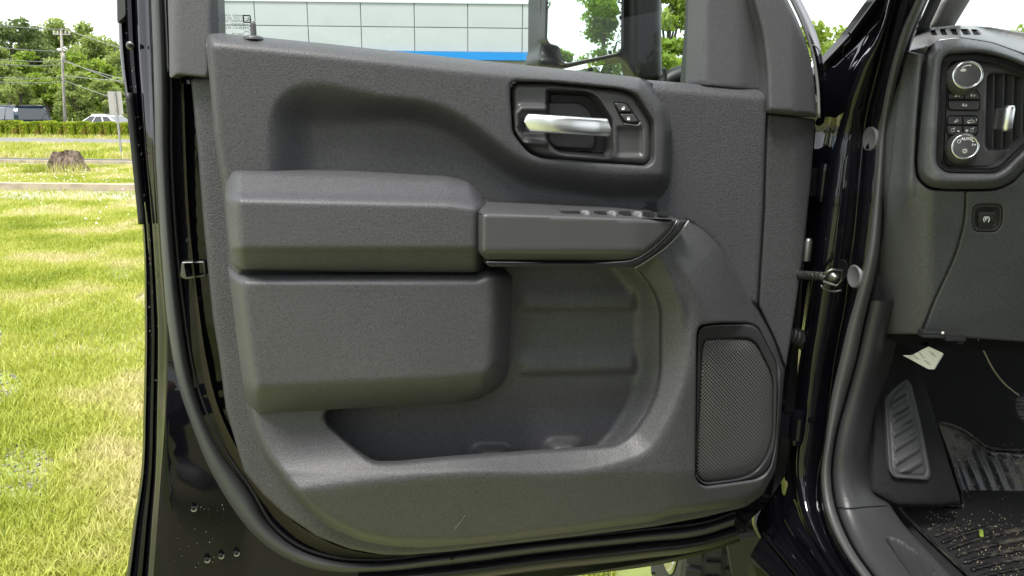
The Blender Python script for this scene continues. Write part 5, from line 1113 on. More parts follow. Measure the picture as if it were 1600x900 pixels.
# grass
def blade_mesh(nm, xy, h, wd, m, z0=0, lean=.5):
    n_ = len(xy); a = rng.uniform(0, 2*math.pi, n_); b = rng.uniform(0, 2*math.pi, n_); L = rng.uniform(.1, 1, n_)*lean*h
    dx = np.cos(a)*wd/2; dy = np.sin(a)*wd/2; lx = np.cos(b)*L; ly = np.sin(b)*L; z = np.zeros(n_)+z0
    base = np.stack([xy[:, 0], xy[:, 1], z], 1); w_ = np.stack([dx, dy, 0*z], 1); m1 = np.stack([lx*.35, ly*.35, h*.6], 1); t1 = np.stack([lx, ly, h*1.0], 1)
    A = np.stack([base-w_, base+w_, base+w_*.75+m1, base-w_*.75+m1], 1); B = np.stack([base-w_*.75+m1, base+w_*.75+m1, base+w_*.12+t1, base-w_*.12+t1], 1)
    V = np.concatenate([A, B], 1).reshape(-1, 3); me = quads_np(nm, V, n_*2); me.materials.append(m); me.shade_smooth()
    o = bpy.data.objects.new(nm, me); COL.objects.link(o); return o
def leaf_mat(name, cols, scale=.5, trans=.35, rough=.5, detail=4, pos=None):
    m = noise_mat(name, cols, scale, rough=rough, detail=detail, pos=pos); n = m.node_tree.nodes; l = m.node_tree.links; b = n['Principled BSDF']
    o = n['Material Output']; tr = n.new('ShaderNodeBsdfTranslucent'); mx_ = n.new('ShaderNodeMixShader'); mx_.inputs[0].default_value = trans
    src = b.inputs['Base Color'].links[0].from_socket; hs_ = n.new('ShaderNodeHueSaturation'); hs_.inputs['Value'].default_value = 1.5; hs_.inputs['Saturation'].default_value = 1.1
    l.new(src, hs_.inputs['Color']); l.new(hs_.outputs[0], tr.inputs[0]); l.new(b.outputs[0], mx_.inputs[1]); l.new(tr.outputs[0], mx_.inputs[2]); l.new(mx_.outputs[0], o.inputs[0])
    b.inputs['Specular IOR Level'].default_value = .25
    return m
GRS = leaf_mat('grass_blades', [(.21, .26, .035), (.30, .345, .055), (.41, .43, .10), (.54, .49, .26), (.34, .38, .065)], .9, trans=.3, detail=8, pos=[.3, .42, .52, .62, .72])
def wedge(n_, y0, y1, s0=-.95, s1=.65, p=1.0):
    u = rng.random(n_); y = y0+(y1-y0)*u**p; s_ = s0+(s1-s0)*rng.random(n_)+.10*rng.normal(size=n_)*(rng.random(n_) < .45); return np.stack([y*s_, y+rng.normal(size=n_)*.05*y], 1)
xy = np.vstack([wedge(80000, 1.9, 4.2, -.85, -.2), wedge(130000, 4.2, 9.5, -.80, -.36, .7), wedge(90000, 9.5, 19, -.76, -.40, .8), wedge(26000, 1.9, 3.8, .0, .5), wedge(20000, 1.9, 12, -.3, .6), wedge(110000, 1.7, 19, -1.7, 1.3, .7)])
xy = xy[xy[:, 1] > 1.5]
def patch(xy, sc): return (np.sin(xy[:, 0]*sc+1.3)*np.cos(xy[:, 1]*sc*.8+.4)+np.sin(xy[:, 0]*sc*2.3+xy[:, 1]*sc*1.7)*.6)
pt_ = patch(xy, 1.9); keep = (rng.random(len(xy)) < np.clip(.9+pt_*.12, .5, 1)) & ~((xy[:, 1] > 11.9) & (xy[:, 1] < 13.3) & (rng.random(len(xy)) < .78)) & ~((xy[:, 1] > 13.2) & (xy[:, 1] < 13.65))
bare = (np.sin(xy[:, 0]*4.1+.7)*np.sin(xy[:, 1]*3.3+1.9)+.5*np.sin(xy[:, 0]*9.+xy[:, 1]*7.)) > .95; keep &= ~(bare & (rng.random(len(xy)) < .75))
xy = xy[keep]; xy = xy[(xy[:, 1] < 19.1) & ~((xy[:, 0] > .35) & (xy[:, 1] < 3.2) & (xy[:, 0] < 2.3))]; hh = rng.uniform(.018, .062, len(xy))*(1+.08*patch(xy, 2.7))*(1+np.clip((xy[:, 1]-6)/20, 0, .5)); hh = np.maximum(hh, .02)
g_ = blade_mesh('grass', xy, hh, .0045+.0006*xy[:, 1], GRS, lean=.9); tag(g_, 'bright yellow green lawn grass growing over the field beside the truck', 'grass', kind='stuff')
xy2 = np.vstack([wedge(50000, 21.8, 28.6, -.95, -.30), wedge(12000, 35, 36.2, -.8, -.4)]); xy2 = xy2[((xy2[:, 1] > 21.7) & (xy2[:, 1] < 28.7)) | ((xy2[:, 1] > 35.1) & (xy2[:, 1] < 36.3))]; hh2 = rng.uniform(.05, .22, len(xy2))
g2 = blade_mesh('grass', xy2, hh2, .03, GRS, lean=.8); tag(g2, 'grass strip between the dark lane and the pale road', 'grass', kind='stuff')
# white clover heads near the kerb
bm = bmesh.new()
for i in range(260):
    y_ = random.uniform(13.9, 18.8) if random.random() < .92 else random.uniform(9, 13); x_ = y_*random.uniform(-.75, -.45)
    bmesh.ops.create_icosphere(bm, subdivisions=1, radius=random.uniform(.008, .017), matrix=Matrix.Translation((x_, y_, random.uniform(.08, .14))))
me = bpy.data.meshes.new('clover'); bm.to_mesh(me); bm.free(); o = link('clover_flowers', me, mat('clover_white', (.7, .68, .55), rough=.9)); tag(o, 'small white clover heads dotted through the grass', 'clover', kind='stuff')
# pebbles and dead clippings near
bm = bmesh.new()
for i in range(6000):
    y_ = random.uniform(2.2, 8); x_ = y_*random.uniform(-.8, -.42)
    if (math.sin(x_*4.1+.7)*math.sin(y_*3.3+1.9)+.5*math.sin(x_*9.+y_*7.)) < .85 and random.random() < .8: continue
    bmesh.ops.create_icosphere(bm, subdivisions=1, radius=random.uniform(.004, .011), matrix=Matrix.Translation((x_, y_, .004)) @ Matrix.Diagonal((1, 1.3, .6, 1)))
me = bpy.data.meshes.new('gravel'); bm.to_mesh(me); bm.free(); o = link('gravel', me, mat('grey_stones', (.30, .28, .25), rough=.9, var=.5, vscale=30)); tag(o, 'scattered grey gravel among the near grass', 'gravel', kind='stuff')

# foliage clumps
def leaf_cloud(cent, rad, nper, leaf, flat=.55, shell=.55, seed=1):
    r_ = np.random.default_rng(seed); Vs = []
    cent = np.asarray(cent, float); rad = np.asarray(rad, float)
    out_ = []
    for c, rd, n_ in zip(cent, rad, nper):
        d = r_.normal(size=(n_, 3)); d /= np.linalg.norm(d, axis=1, keepdims=True); rr_ = (shell+(1-shell)*r_.random(n_))[:, None]*(1+.22*np.sin(d[:, :1]*5+c[0])*np.cos(d[:, 2:]*6+c[1]))
        out_.append(c+d*rr_*rd)
    P = np.vstack(out_); n_ = len(P); a = r_.normal(size=(n_, 3)); a /= np.linalg.norm(a, axis=1, keepdims=True); b = r_.normal(size=(n_, 3)); b -= a*(a*b).sum(1, keepdims=True); b /= np.linalg.norm(b, axis=1, keepdims=True)
    s_ = leaf*r_.uniform(.6, 1.4, (n_, 1)); V = np.stack([P-a*s_, P+b*s_*flat, P+a*s_, P-b*s_*flat], 1).reshape(-1, 3); return V, n_
LF = [leaf_mat('tree_leaves_deep', [(.08, .12, .045), (.125, .175, .06), (.18, .24, .08)], .35), leaf_mat('tree_leaves_fresh', [(.15, .20, .055), (.22, .28, .08), (.31, .37, .12)], .35), leaf_mat('tree_leaves_lime', [(.13, .20, .03), (.20, .28, .045), (.30, .38, .075)], .4)]
BARK = noise_mat('bark', [(.06, .05, .04), (.12, .10, .08)], 6, bump=.6, bdist=.03)
TREES = {}
def tree(key, loc, H, Rw, lm_, label, leaf=.28, n=5200, group=None, low=.12, blobs=26, seed=0, copyscale=1, rz=0, clear=None):
    if key in TREES:
        t = copy_tree(TREES[key]); t.location = loc; t.rotation_euler = (0, 0, rz); t.scale = (copyscale,)*3; t['label'] = label
        return t
    r_ = np.random.default_rng(seed); t = thing('tree', label, 'tree', loc, rz, group); t.scale = (copyscale,)*3
    cen = []; rad = []
    for i in range(blobs):
        z = low*H+(1-low)*H*r_.random()**.8*.93; f_ = (z/H); env = Rw*(math.sin(math.pi*min(1, .16+.84*f_))**.6) if clear is None else Rw*math.sqrt(max(.06, 1-((f_-.6)/.42)**2))
        a = r_.uniform(0, 2*math.pi); q = env*math.sqrt(r_.random())*.82; b_ = r_.uniform(.16, .30)*Rw*1.15
        cen.append((q*math.cos(a), q*math.sin(a), min(z, H-b_*.8))); rad.append((b_, b_, b_*.72))
    vol = np.array([x[0]**2 for x in rad]); per = (n*vol/vol.sum()).astype(int)+5
    V, k = leaf_cloud(cen, rad, per, leaf, seed=seed+5, shell=.35); me = quads_np('crown', V, k); me.materials.append(lm_); cr_ = bpy.data.objects.new('crown', me); COL.objects.link(cr_); cr_.parent = t
    parts = [tube_data(catmull(np.array([(0, 0, -.1), (Rw*.03, 0, H*.3), (0, Rw*.04, H*.6), (0, 0, H*.85)]), 10), np.linspace(.030*H, .006*H, 10), 8)]
    for i in range(9):
        c = np.array(cen[i]); z0_ = min(c[2]*.75, H*.6); parts.append(tube_data(catmull(np.array([(0, 0, max(.12*H, z0_*.7)), (c[0]*.4, c[1]*.4, z0_), tuple(c)]), 7), np.linspace(.011*H, .002*H, 7), 6))
    tk = multi('trunk', parts, BARK, t)
    TREES[key] = t; return t
# far wood behind the road: (px, py of top, distance, kind)
tl = [(-60, 8, 78, 0, 'tall dark tree at the very edge beyond the blue vehicle'), (12, 22, 80, 0, 'tall dark tree rising above the roof of the blue vehicle'), (62, 40, 88, 1, 'mid green tree just left of the utility pole'), (107, 18+10, 84, 1, 'rounded bright tree directly behind the utility pole top'), (150, 52, 82, 1, 'bright green tree right of the pole, above the white car'), (186, 74, 80, 1, 'bright tree next to the truck door edge'), (38, 78, 70, 2, 'lower lime tree behind the blue vehicle'), (88, 88, 70, 1, 'lower tree in front of the pole tree'), (134, 80, 68, 2, 'low lime tree behind the white car'), (172, 100, 66, 2, 'low lime tree behind the road sign'), (6, 92, 66, 1, 'low leafy tree at the far edge of the hedge'), (66, 112, 60, 2, 'small lime tree low between the vehicle and pole'), (112, 110, 58, 1, 'small bushy tree at the foot of the pole'), (160, 122, 58, 1, 'small bushy tree behind the second white car'), (26, 118, 58, 1, 'small bushy tree right behind the blue vehicle'), (214, 100, 76, 0, 'dark tree mostly hidden by the door edge'), (240, 60, 84, 0, 'dark tree hidden behind the truck door'), (-30, 60, 70, 1, 'bushy tree outside the left edge of the view'), (-100, 20, 84, 1, 'tree at the end of the wood')]
for i, (px, py, Y, kd, lab) in enumerate(tl):
    p = WY(px, py, Y)[0]; H = p[2]+.45; key = 'far%d_%d' % (kd, i % 3)
    ref = {0: 13., 1: 10., 2: 7.}[kd]
    tree(key, (p[0], Y, -.45), ref, ref*.42, LF[kd], lab, leaf=.21 if kd else .24, n=7500, group='trees of the wood beyond the road', seed=10*kd+i % 3, copyscale=H/ref, rz=i*1.7)
# underbrush so no horizon shows under the crowns
V, k = leaf_cloud([(x, 74+3*math.sin(x), 1.6) for x in np.arange(-90, -8, 2.6)], [(2.4, 1.6, 2.6)]*32, [900]*32, .26, seed=99); me = quads_np('underbrush', V, k); me.materials.append(LF[1]); o = bpy.data.objects.new('underbrush', me); COL.objects.link(o); tag(o, 'dense green underbrush filling the wood below the crowns', 'underbrush', kind='stuff')
# trees seen through the door window and past the pillar
def near_tree(key, px, py, Y, Rw, lab, lm_=None, **kw):
    p = WY(px, py, Y)[0]; zb0 = -.45 if Y > 38.6 else 0; return tree(key, (p[0], Y, zb0), p[2]-zb0, Rw, lm_ or LF[2], lab, **kw)
near_tree('nt1', 1052, -60, 34, 2.1, 'airy lime green tree seen through the window beside the mirror', leaf=.13, n=9000, seed=41, blobs=34, low=.1)
near_tree('nt4', 985, 60, 36, 3.4, 'lower tree continuing behind the mirror housing', leaf=.14, n=6000, seed=43, low=.1)
near_tree('nt2', 1095, 68, 40, 2.6, 'low lime shrubby tree at the right end of the window', leaf=.15, n=5000, seed=42, blobs=22, low=.1)
near_tree('nt3', 1282, 32, 52, 4.4, 'airy tree in the gap between the door frame and windscreen pillar', leaf=.2, n=3600, seed=44, blobs=22, low=.1, lm_=LF[2])
near_tree('nt5', 1620, 16, 60, 4.6, 'tree top showing above the dash through the windscreen', leaf=.22, n=5000, seed=45, low=.1)

# hedge bushes
HEDGE = leaf_mat('hedge_leaves', [(.13, .18, .02), (.20, .27, .025), (.30, .37, .035), (.33, .24, .08), (.22, .30, .025)], 1.4, trans=.25, detail=5, pos=[.3, .42, .55, .62, .70])
def bush_mesh(seed):
    r_ = np.random.default_rng(seed); n_ = 1500; u = r_.uniform(-1, 1, (n_, 3)); ax_ = r_.integers(0, 3, n_); sg = np.sign(r_.normal(size=n_)); u[np.arange(n_), ax_] = sg*r_.uniform(.86, 1.04, n_)
    u /= (np.maximum(1, (np.abs(u)**6).sum(1)**(1/6)))[:, None]; P = u*np.array([.275, .40, .36])+[0, 0, .37]
    a = r_.normal(size=(n_, 3)); a /= np.linalg.norm(a, axis=1, keepdims=True); b = r_.normal(size=(n_, 3)); b -= a*(a*b).sum(1, keepdims=True); b /= np.linalg.norm(b, axis=1, keepdims=True); s_ = .045
    V = np.stack([P-a*s_, P+b*s_*.7, P+a*s_, P-b*s_*.7], 1).reshape(-1, 3); core = np.array(box_data((0, 0, .34), (.44, .66, .62))[0])
    V = np.vstack([V]+[core[list(f)] for f in box_data((0, 0, 0), (1, 1, 1))[1]]); me = quads_np('hedge_bush', V, n_+6); me.materials.append(HEDGE); return me
bmz = [bush_mesh(s) for s in (1, 2, 3, 4)]
edges_px = [-58, -42, -26, -10, 14, 37, 54, 70, 90, 105, 126, 142, 156, 168, 180, 194, 208, 222, 236, 250]
names_ = ['first', 'second', 'third', 'fourth', 'fifth', 'sixth', 'seventh', 'eighth', 'ninth', 'tenth', 'eleventh', 'twelfth', 'thirteenth']
for i in range(len(edges_px)-1):
    a, b = edges_px[i], edges_px[i+1]; p = WY((a+b)/2, 213, 36.6)[0]; w_ = (b-a)/1150*36.6
    o = bpy.data.objects.new('hedge_bush', bmz[i % 4]); COL.objects.link(o); o.location = (p[0], 36.6, 0); o.scale = (w_/.70, 1, 1+.05*math.sin(i*2.1)); o.rotation_euler = (0, 0, math.pi*(i % 2))
    nm_ = {3: 'cut by the left edge of the view', 4: 'first whole one below the blue vehicle', 5: 'below the middle of the blue vehicle', 6: 'below the right end of the blue vehicle', 7: 'just right of the blue vehicle', 8: 'just left of the pole foot', 9: 'in front of the pole foot', 10: 'wide, below the white car bonnet', 11: 'below the white car windscreen', 12: 'below the white car roof', 13: 'below the white car boot', 14: 'just left of the sign post', 15: 'behind the sign post'}.get(i) or {0: 'far beyond the left edge', 1: 'third beyond the left edge', 2: 'first beyond the left edge', 16: 'touching the truck door edge', 17: 'hidden behind the door edge', 18: 'farthest hidden behind the door'}[i]
    tag(o, 'lime hedge bush, %s' % nm_, 'hedge bush', 'clipped hedge bushes along the road')

# utility pole with wires
PY = 50.; p = WY(99.5, 190, PY)[0]; zt = WY(96, 45, PY)[0][2]+.45; LN = WY(95.5, 45, PY)[0][0]-p[0]
pole = thing('utility_pole', 'weathered grey wooden utility pole standing behind the hedge', 'utility pole', (p[0], PY, -.45))
POLEM = mat('grey_pole_wood', (.36, .34, .30), rough=.85, var=.4, vscale=3); link('pole_shaft', mesh_np('pole', *tube_data([(0, 0, -.2), (LN*.5, 0, zt*.5), (LN, 0, zt)], [.095, .085, .07], 10)), POLEM, pole)
for z in (zt*.95,): box('crossarm', (LN, 0, z), (1.1, .07, .07), POLEM, pole)
for dx in (-.5, -.25, .25, .5): link('insulator', mesh_np('ins', *lathe_data([(.05, 0), (.05, .1), (.03, .16), (.001, .18)], (dx+LN, 0, zt*.95+.03), (0, 0, 1), 8)), mat('insulator_grey', (.4, .4, .38), rough=.4), pole)
link('transformer', mesh_np('tr', *lathe_data([(.001, -.25), (.09, -.25), (.10, .0), (.09, .25), (.001, .28)], (LN*.74+.15, -.1, zt*.74), (0, 0, 1), 12)), POLEM, pole)
WIRE = mat('wire', (.20, .20, .19), rough=.6)
for i, (x0_, y0_, x1_, y1_, lab) in enumerate(((-40, 33, 96, 46, 'topmost'), (-40, 68, 96, 80, 'second'), (-40, 88, 96, 96, 'third'), (-40, 96, 96, 102, 'fourth'), (-40, 118, 96, 121, 'fifth'), (-40, 125, 96, 128, 'lowest'))):
    q = np.linspace(0, 1, 16); px = x0_+(x1_-x0_)*q; py = y0_+(y1_-y0_)*q+3*np.sin(math.pi*q); yy = 40+10*q
    o = tube('overhead_wire', WY(px, py, yy), .022, WIRE, None, n=5); tag(o, '%s overhead wire running from the utility pole out to the left' % lab, 'wire', 'overhead wires')
for i, (x1_, y1_, y0_, lab) in enumerate(((250, 92, 44, 'topmost'), (250, 150, 92, 'steep second'), (250, 138, 95, 'third'), (250, 128, 118, 'fourth, nearly level,'), (250, 176, 124, 'lowest'))):
    q = np.linspace(0, 1, 16); px = 96+(x1_-96)*q; py = y0_+(y1_-y0_)*q+2*np.sin(math.pi*q); yy = 50-12*q
    o = tube('overhead_wire', WY(px, py, yy), .020, WIRE, None, n=5); tag(o, '%s overhead wire sloping from the utility pole to the right' % lab, 'wire', 'overhead wires')
# road sign seen from behind
p = WY(190, 244, 22.3)[0]; sg_ = thing('road_sign', 'blank grey back of a tall rectangular road sign on a thin post', 'road sign', (p[0], 22.3, 0), R(2))
zt2 = WY(190, 143, 22.3)[0][2]; zb2 = WY(190, 179, 22.3)[0][2]
box('sign_plate', (-.02, .03, (zt2+zb2)/2), (.40, .006, zt2-zb2), mat('grey_aluminium', (.36, .35, .33), rough=.5, metal=.3), sg_, bev=.002)
box('post', (.0, 0, zt2*.5), (.05, .035, zt2), mat('galvanised_post', (.30, .31, .30), rough=.5, metal=.4), sg_)
for z in (zt2-.12, zb2+.12): link('bolt', mesh_np('b', *lathe_data([(.012, 0), (.012, .01), (.001, .011)], (0, -.018, z), (0, -1, 0), 6)), STEEL, sg_)
# stump
p = WY(104, 266, 17.0)[0]; st = thing('tree_stump', 'weathered brown tree stump standing in the grass before the lane', 'tree stump', (p[0], 17.0, 0))
n_ = 44; V = []; fs = []; lev = [(0, .52), (.06, .47), (.16, .42), (.30, .36), (.40, .30), (.44, .2), (.42, .0)]
for z, r_ in lev:
    for k in range(n_):
        a = 2*math.pi*k/n_; rr_ = r_*(1+.10*math.sin(a*7)+.08*math.sin(a*13+z*6)+.13*random.uniform(-1, 1)); zz = z*(1+.10*math.sin(a*5)+.10*math.sin(a*2+1)+.16*random.uniform(-1, 1))-.04*(z == 0)
        V.append((rr_*math.cos(a), rr_*math.sin(a)*.8, zz))
for i in range(len(lev)-1):
    for k in range(n_): fs.append((i*n_+k, i*n_+(k+1) % n_, (i+1)*n_+(k+1) % n_, (i+1)*n_+k))
st.scale = (.9, .9, .95)
link('stump_wood', mesh_np('stump_wood', V, fs), noise_mat('rotten_wood', [(.03, .022, .016), (.10, .072, .05), (.17, .13, .095), (.05, .036, .027)], 9, bump=1, bdist=.05, detail=8), st, smooth=False)
for i in range(7):
    a = random.uniform(math.pi*1.05, math.pi*1.95); link('root', mesh_np('root', *tube_data([(.36*math.cos(a), .3*math.sin(a), .16), (.5*math.cos(a), .42*math.sin(a), .05), (.62*math.cos(a), .5*math.sin(a), -.03)], [.06, .045, .02], 7)), noise_mat('rotten_wood_root', [(.08, .05, .04), (.22, .16, .12)], 12), st)
xs = rng.uniform(-.6, .6, (500, 2))*[1, .5]+[p[0], 16.6]; g3 = blade_mesh('grass', xs, rng.uniform(.1, .3, 500), .012, GRS, lean=.5); tag(g3, 'taller grass tufts in front of the tree stump', 'grass', kind='stuff')

# ---- vehicles
CG = mat('car_window_dark', (.02, .025, .03), rough=.06, spec=.8, coat=.5)
def car(label, loc, rz, paint, L=4.6, W_=1.85, H=1.7, kind='suv', group=None, cat='car', name='parked_car'):
    t = thing(name, label, cat, loc, rz, group); hb = H*.58
    if kind == 'suv': prof_ = [(-L/2, .35), (-L/2+.02, hb-.05), (-L/2+.12, hb), (L*.16, hb+.0), (L/2-.25, hb-.12), (L/2-.02, hb-.3), (L/2, .4), (L/2-.3, .28), (-L/2+.3, .28)]; gb = (-L/2+.10, L*.20); gt = (-L/2+.38, L*.06)
    else: prof_ = [(-L/2, .35), (-L/2+.03, hb-.08), (-L/2+.25, hb), (L*.18, hb), (L/2-.3, hb-.16), (L/2-.02, hb-.34), (L/2, .35), (L/2-.3, .22), (-L/2+.3, .22)]; gb = (-L/2+.35, L*.22); gt = (-L/2+1.25, -L*.02)
    n_ = len(prof_); V = [(x, -W_/2, z) for x, z in prof_]+[(x, W_/2, z) for x, z in prof_]; fs = [tuple(range(n_)), tuple(range(n_, 2*n_))[::-1]]+[(i, i+n_, (i+1) % n_+n_, (i+1) % n_) for i in range(n_)]
    me = mesh_np('body', V, fs); bm = bmesh.new(); bm.from_mesh(me); bmesh.ops.bevel(bm, geom=bm.edges[:], offset=.07, segments=3, affect='EDGES'); bmesh.ops.recalc_face_normals(bm, faces=bm.faces); bm.to_mesh(me); bm.free(); link('body', me, paint, t)
    wb, wt = W_/2-.06, W_/2-.24; z0_, z1_ = hb-.04, H-.05
    C8 = [(gb[0], -wb, z0_), (gb[1], -wb, z0_), (gb[1], wb, z0_), (gb[0], wb, z0_), (gt[0], -wt, z1_), (gt[1], -wt, z1_), (gt[1], wt, z1_), (gt[0], wt, z1_)]
    me = mesh_np('cabin', C8, [(3, 2, 1, 0), (4, 5, 6, 7), (0, 1, 5, 4), (1, 2, 6, 5), (2, 3, 7, 6), (3, 0, 4, 7)]); bm = bmesh.new(); bm.from_mesh(me); bmesh.ops.bevel(bm, geom=bm.edges[:], offset=.05, segments=3, affect='EDGES'); bm.to_mesh(me); bm.free(); cb_ = link('cabin', me, paint, t)
    link('roof_panel', mesh_np('rp', *box_data(((gt[0]+gt[1])/2, 0, z1_+.01), (gt[1]-gt[0]+.05, wt*2-.02, .05))), paint, t, smooth=False)
    C8 = np.array(C8)
    def pane(nm, i0, i1, i2, i3, u0, u1, v0=.14, v1=.86):
        a, b, c, d = C8[i0], C8[i1], C8[i2], C8[i3]   # bottom a,b top d,c
        f_ = lambda u, v: (a*(1-u)+b*u)*(1-v)+(d*(1-u)+c*u)*v
        P = np.array([f_(u0, v0), f_(u1, v0), f_(u1, v1), f_(u0, v1)]); nn = np.cross(P[1]-P[0], P[3]-P[0]); nn /= np.linalg.norm(nn)
        if nn @ (P.mean(0)-C8.mean(0)) < 0: nn = -nn
        V = list(P+nn*.012)+list(P-nn*.02); link(nm, mesh_np(nm, V, [(0, 1, 2, 3), (0, 4, 5, 1), (1, 5, 6, 2), (2, 6, 7, 3), (3, 7, 4, 0)]), CG, t, smooth=False)
    for s in ((0, 1, 5, 4), (3, 2, 6, 7)):
        pane('side_window', *s, .06, .33); pane('side_window', *s, .37, .64); pane('side_window', *s, .68, .93)
    pane('windscreen', 1, 2, 6, 5, .07, .93); pane('rear_window', 3, 0, 4, 7, .07, .93)
    for sx in (-L*.31, L*.31):
        for sy in (-W_/2+.08, W_/2-.08):
            wl = link('wheel', mesh_np('w', *lathe_data([(.0001, -.1), (.33, -.1), (.35, -.07), (.35, .07), (.33, .1), (.0001, .1)], (sx, sy, .35), (0, 1, 0), 24)), RUB_D, t); link('rim', mesh_np('r', *lathe_data([(.0001, -.115), (.2, -.115), (.22, -.09), (.22, .09), (.2, .115), (.0001, .115)], (sx, sy, .35), (0, 1, 0), 16)), STEEL, wl)
    for sy in (-W_/2+.12, W_/2-.12): box('tail_lamp', (-L/2-.005, sy, hb-.16), (.05, .14, .30), mat('lamp_red', (.25, .02, .02), rough=.2), t, bev=.01); box('headlight', (L/2-.12, sy-.1*np.sign(sy), hb-.30), (.2, .24, .12), mat('lamp_clear', (.6, .62, .62), rough=.1), t, bev=.02)
    box('number_plate', (-L/2-.01, 0, hb-.35), (.03, .5, .14), WHITE_P, t)
    for s in (-1, 1): tube('roof_rail', [(gt[0]+.1, s*(wt-.08), z1_+.05), (gt[1]-.1, s*(wt-.08), z1_+.05)], .02, STEEL, t, n=6)
    return t
p = WY(36, 190, 40)[0]
car('dark blue utility vehicle seen from behind at the left edge, behind the hedge', (p[0]+.35-2.0, 40+1.6, -.44), R(149), mat('car_blue', (.012, .028, .05), rough=.25, coat=1), kind='suv', H=1.92, W_=2.0, L=5.0, cat='utility vehicle', name='blue_utility_vehicle')
p = WY(160, 190, 42)[0]
WH = mat('car_white', (.62, .63, .64), rough=.25, coat=1)
car('white car parked sideways behind the hedge, bonnet towards the utility pole', (p[0]-.2, 42, -.44), R(176), WH, kind='sedan', H=1.52, W_=1.85, L=4.3, name='parked_car', group='white cars behind the hedge')
p = WY(205, 190, 45)[0]
car('second white car half hidden behind the road sign', (p[0]+.6, 45.5, -.44), R(168), WH, kind='sedan', H=1.50, W_=1.85, L=4.6, name='parked_car', group='white cars behind the hedge')

# ---- dealership building: cladding panels are parts
bY = 46.0
def BX(px): return WY(px, 60, bY)[0][0]
bld = thing('building', 'pale grey panel clad commercial building with a blue stripe seen through the door window', 'building', (BX(600), bY, 0))
bx0, bx1 = BX(236)-BX(600), BX(880)-BX(600); zr = WY(600, 3.5, bY)[0][2]; zm = WY(600, 42, bY)[0][2]; zb_ = WY(600, 80, bY)[0][2]; zs_ = WY(600, 92.5, bY)[0][2]
box('wall', ((bx0+bx1)/2, 6.05, zr/2-.05), (bx1-bx0, 12, zr-.1), mat('cladding_joint_grey', (.26, .28, .27), rough=.8), bld)  # even grey wall that shows in the joints between panels
PANM = mat('pale_grey_cladding', (.37, .38, .39), rough=.45, var=.08, vscale=.5, spec=.4)
cols_ = [236, 318, 400.5, 482.5, 565, 648, 731, 816, 880]
base_me = {}
for i in range(len(cols_)-1):
    a, b = BX(cols_[i])-BX(600), BX(cols_[i+1])-BX(600)
    for z0_, z1_ in ((zb_, zm), (zm, zr)):
        key = (round(b-a, 2), round(z1_-z0_, 2))
        if key not in base_me:
            o_ = box('wall_panel', (0, 0, 0), (b-a-.05, .06, z1_-z0_-.05), PANM, bld, bev=.008); base_me[key] = o_.data
        else: o_ = bpy.data.objects.new('wall_panel', base_me[key]); COL.objects.link(o_); o_.parent = bld
        o_.location = ((a+b)/2, .0, (z0_+z1_)/2)
box('blue_stripe', ((bx0+bx1)/2, -.12, (zb_+zs_)/2-.01), (bx1-bx0+.2, .30, zb_-zs_), mat('sign_blue', (.006, .18, .48), rough=.35), bld, bev=.02)
box('roof_cap', ((bx0+bx1)/2, 6.0, zr+.03), (bx1-bx0+.1, 12.2, .12), mat('cap_white', (.5, .52, .52), rough=.5), bld)
box('lower_wall', ((bx0+bx1)/2, -.01, zs_/2), (bx1-bx0-.1, .1, zs_-.02), mat('beige_wall', (.26, .25, .20), rough=.8), bld)
for i in range(6):
    fr_ = box('shop_window', (bx0+2.2+i*(bx1-bx0-4.4)/5, -.08, 1.55), (2.6, .08, 2.5), mat('alu_frame', (.3, .3, .3), rough=.4), bld); box('pane', (bx0+2.2+i*(bx1-bx0-4.4)/5, -.12, 1.55), (2.45, .03, 2.35), CG, fr_)

# ---- trees behind the viewer: what the mirror glass and the paint reflect
def mirror_hit(px, py, dist):
    r = rays(px, py)[0]; r = r/np.linalg.norm(r); nn = MPT['n']; d = r-2*(r @ nn)*nn; c = MPT['c']; t = ((c-CAM) @ nn)/(r @ nn); P = CAM+r*t; return P+d*dist, d
P1, d1 = mirror_hit(932, 20, 22)
hd_ = d1[:2]/np.linalg.norm(d1[:2])
Pt, _ = mirror_hit(948, -22, 32)
tree('mt1', (Pt[0], Pt[1], 0), max(5, Pt[2]), 2.3, LF[2], 'leafy green tree reflected in the wing mirror glass', leaf=.085, n=26000, seed=61, blobs=60, low=.08)
Pt2, _ = mirror_hit(872, 62, 30); tree('mt2', (Pt2[0], Pt2[1], 0), max(3, Pt2[2]), 1.1, LF[2], 'low leafy tree reflected in the lower corner of the wing mirror', leaf=.09, n=9000, seed=62, low=.1)
for i, (x, y) in enumerate(((-24, -12), (-17, -24), (-3, -27), (9, -26), (-30, -1), (22, -24), (-36, -10))):
    tree('far1_%d' % (i % 3), (x, y, 0), 10, 4.2, LF[1], ['tree standing at the far corner of the field behind the viewpoint', 'broad tree behind the photographer on the field side', 'tree standing straight behind the photographer', 'tree behind the rear of the truck', 'tree at the outer end of the field, level with the truck', 'tree beyond the far side of the truck bed', 'tree farthest out across the field behind the viewpoint'][i], copyscale=1.05+.12*(i % 3), rz=i, group='trees behind the viewpoint')
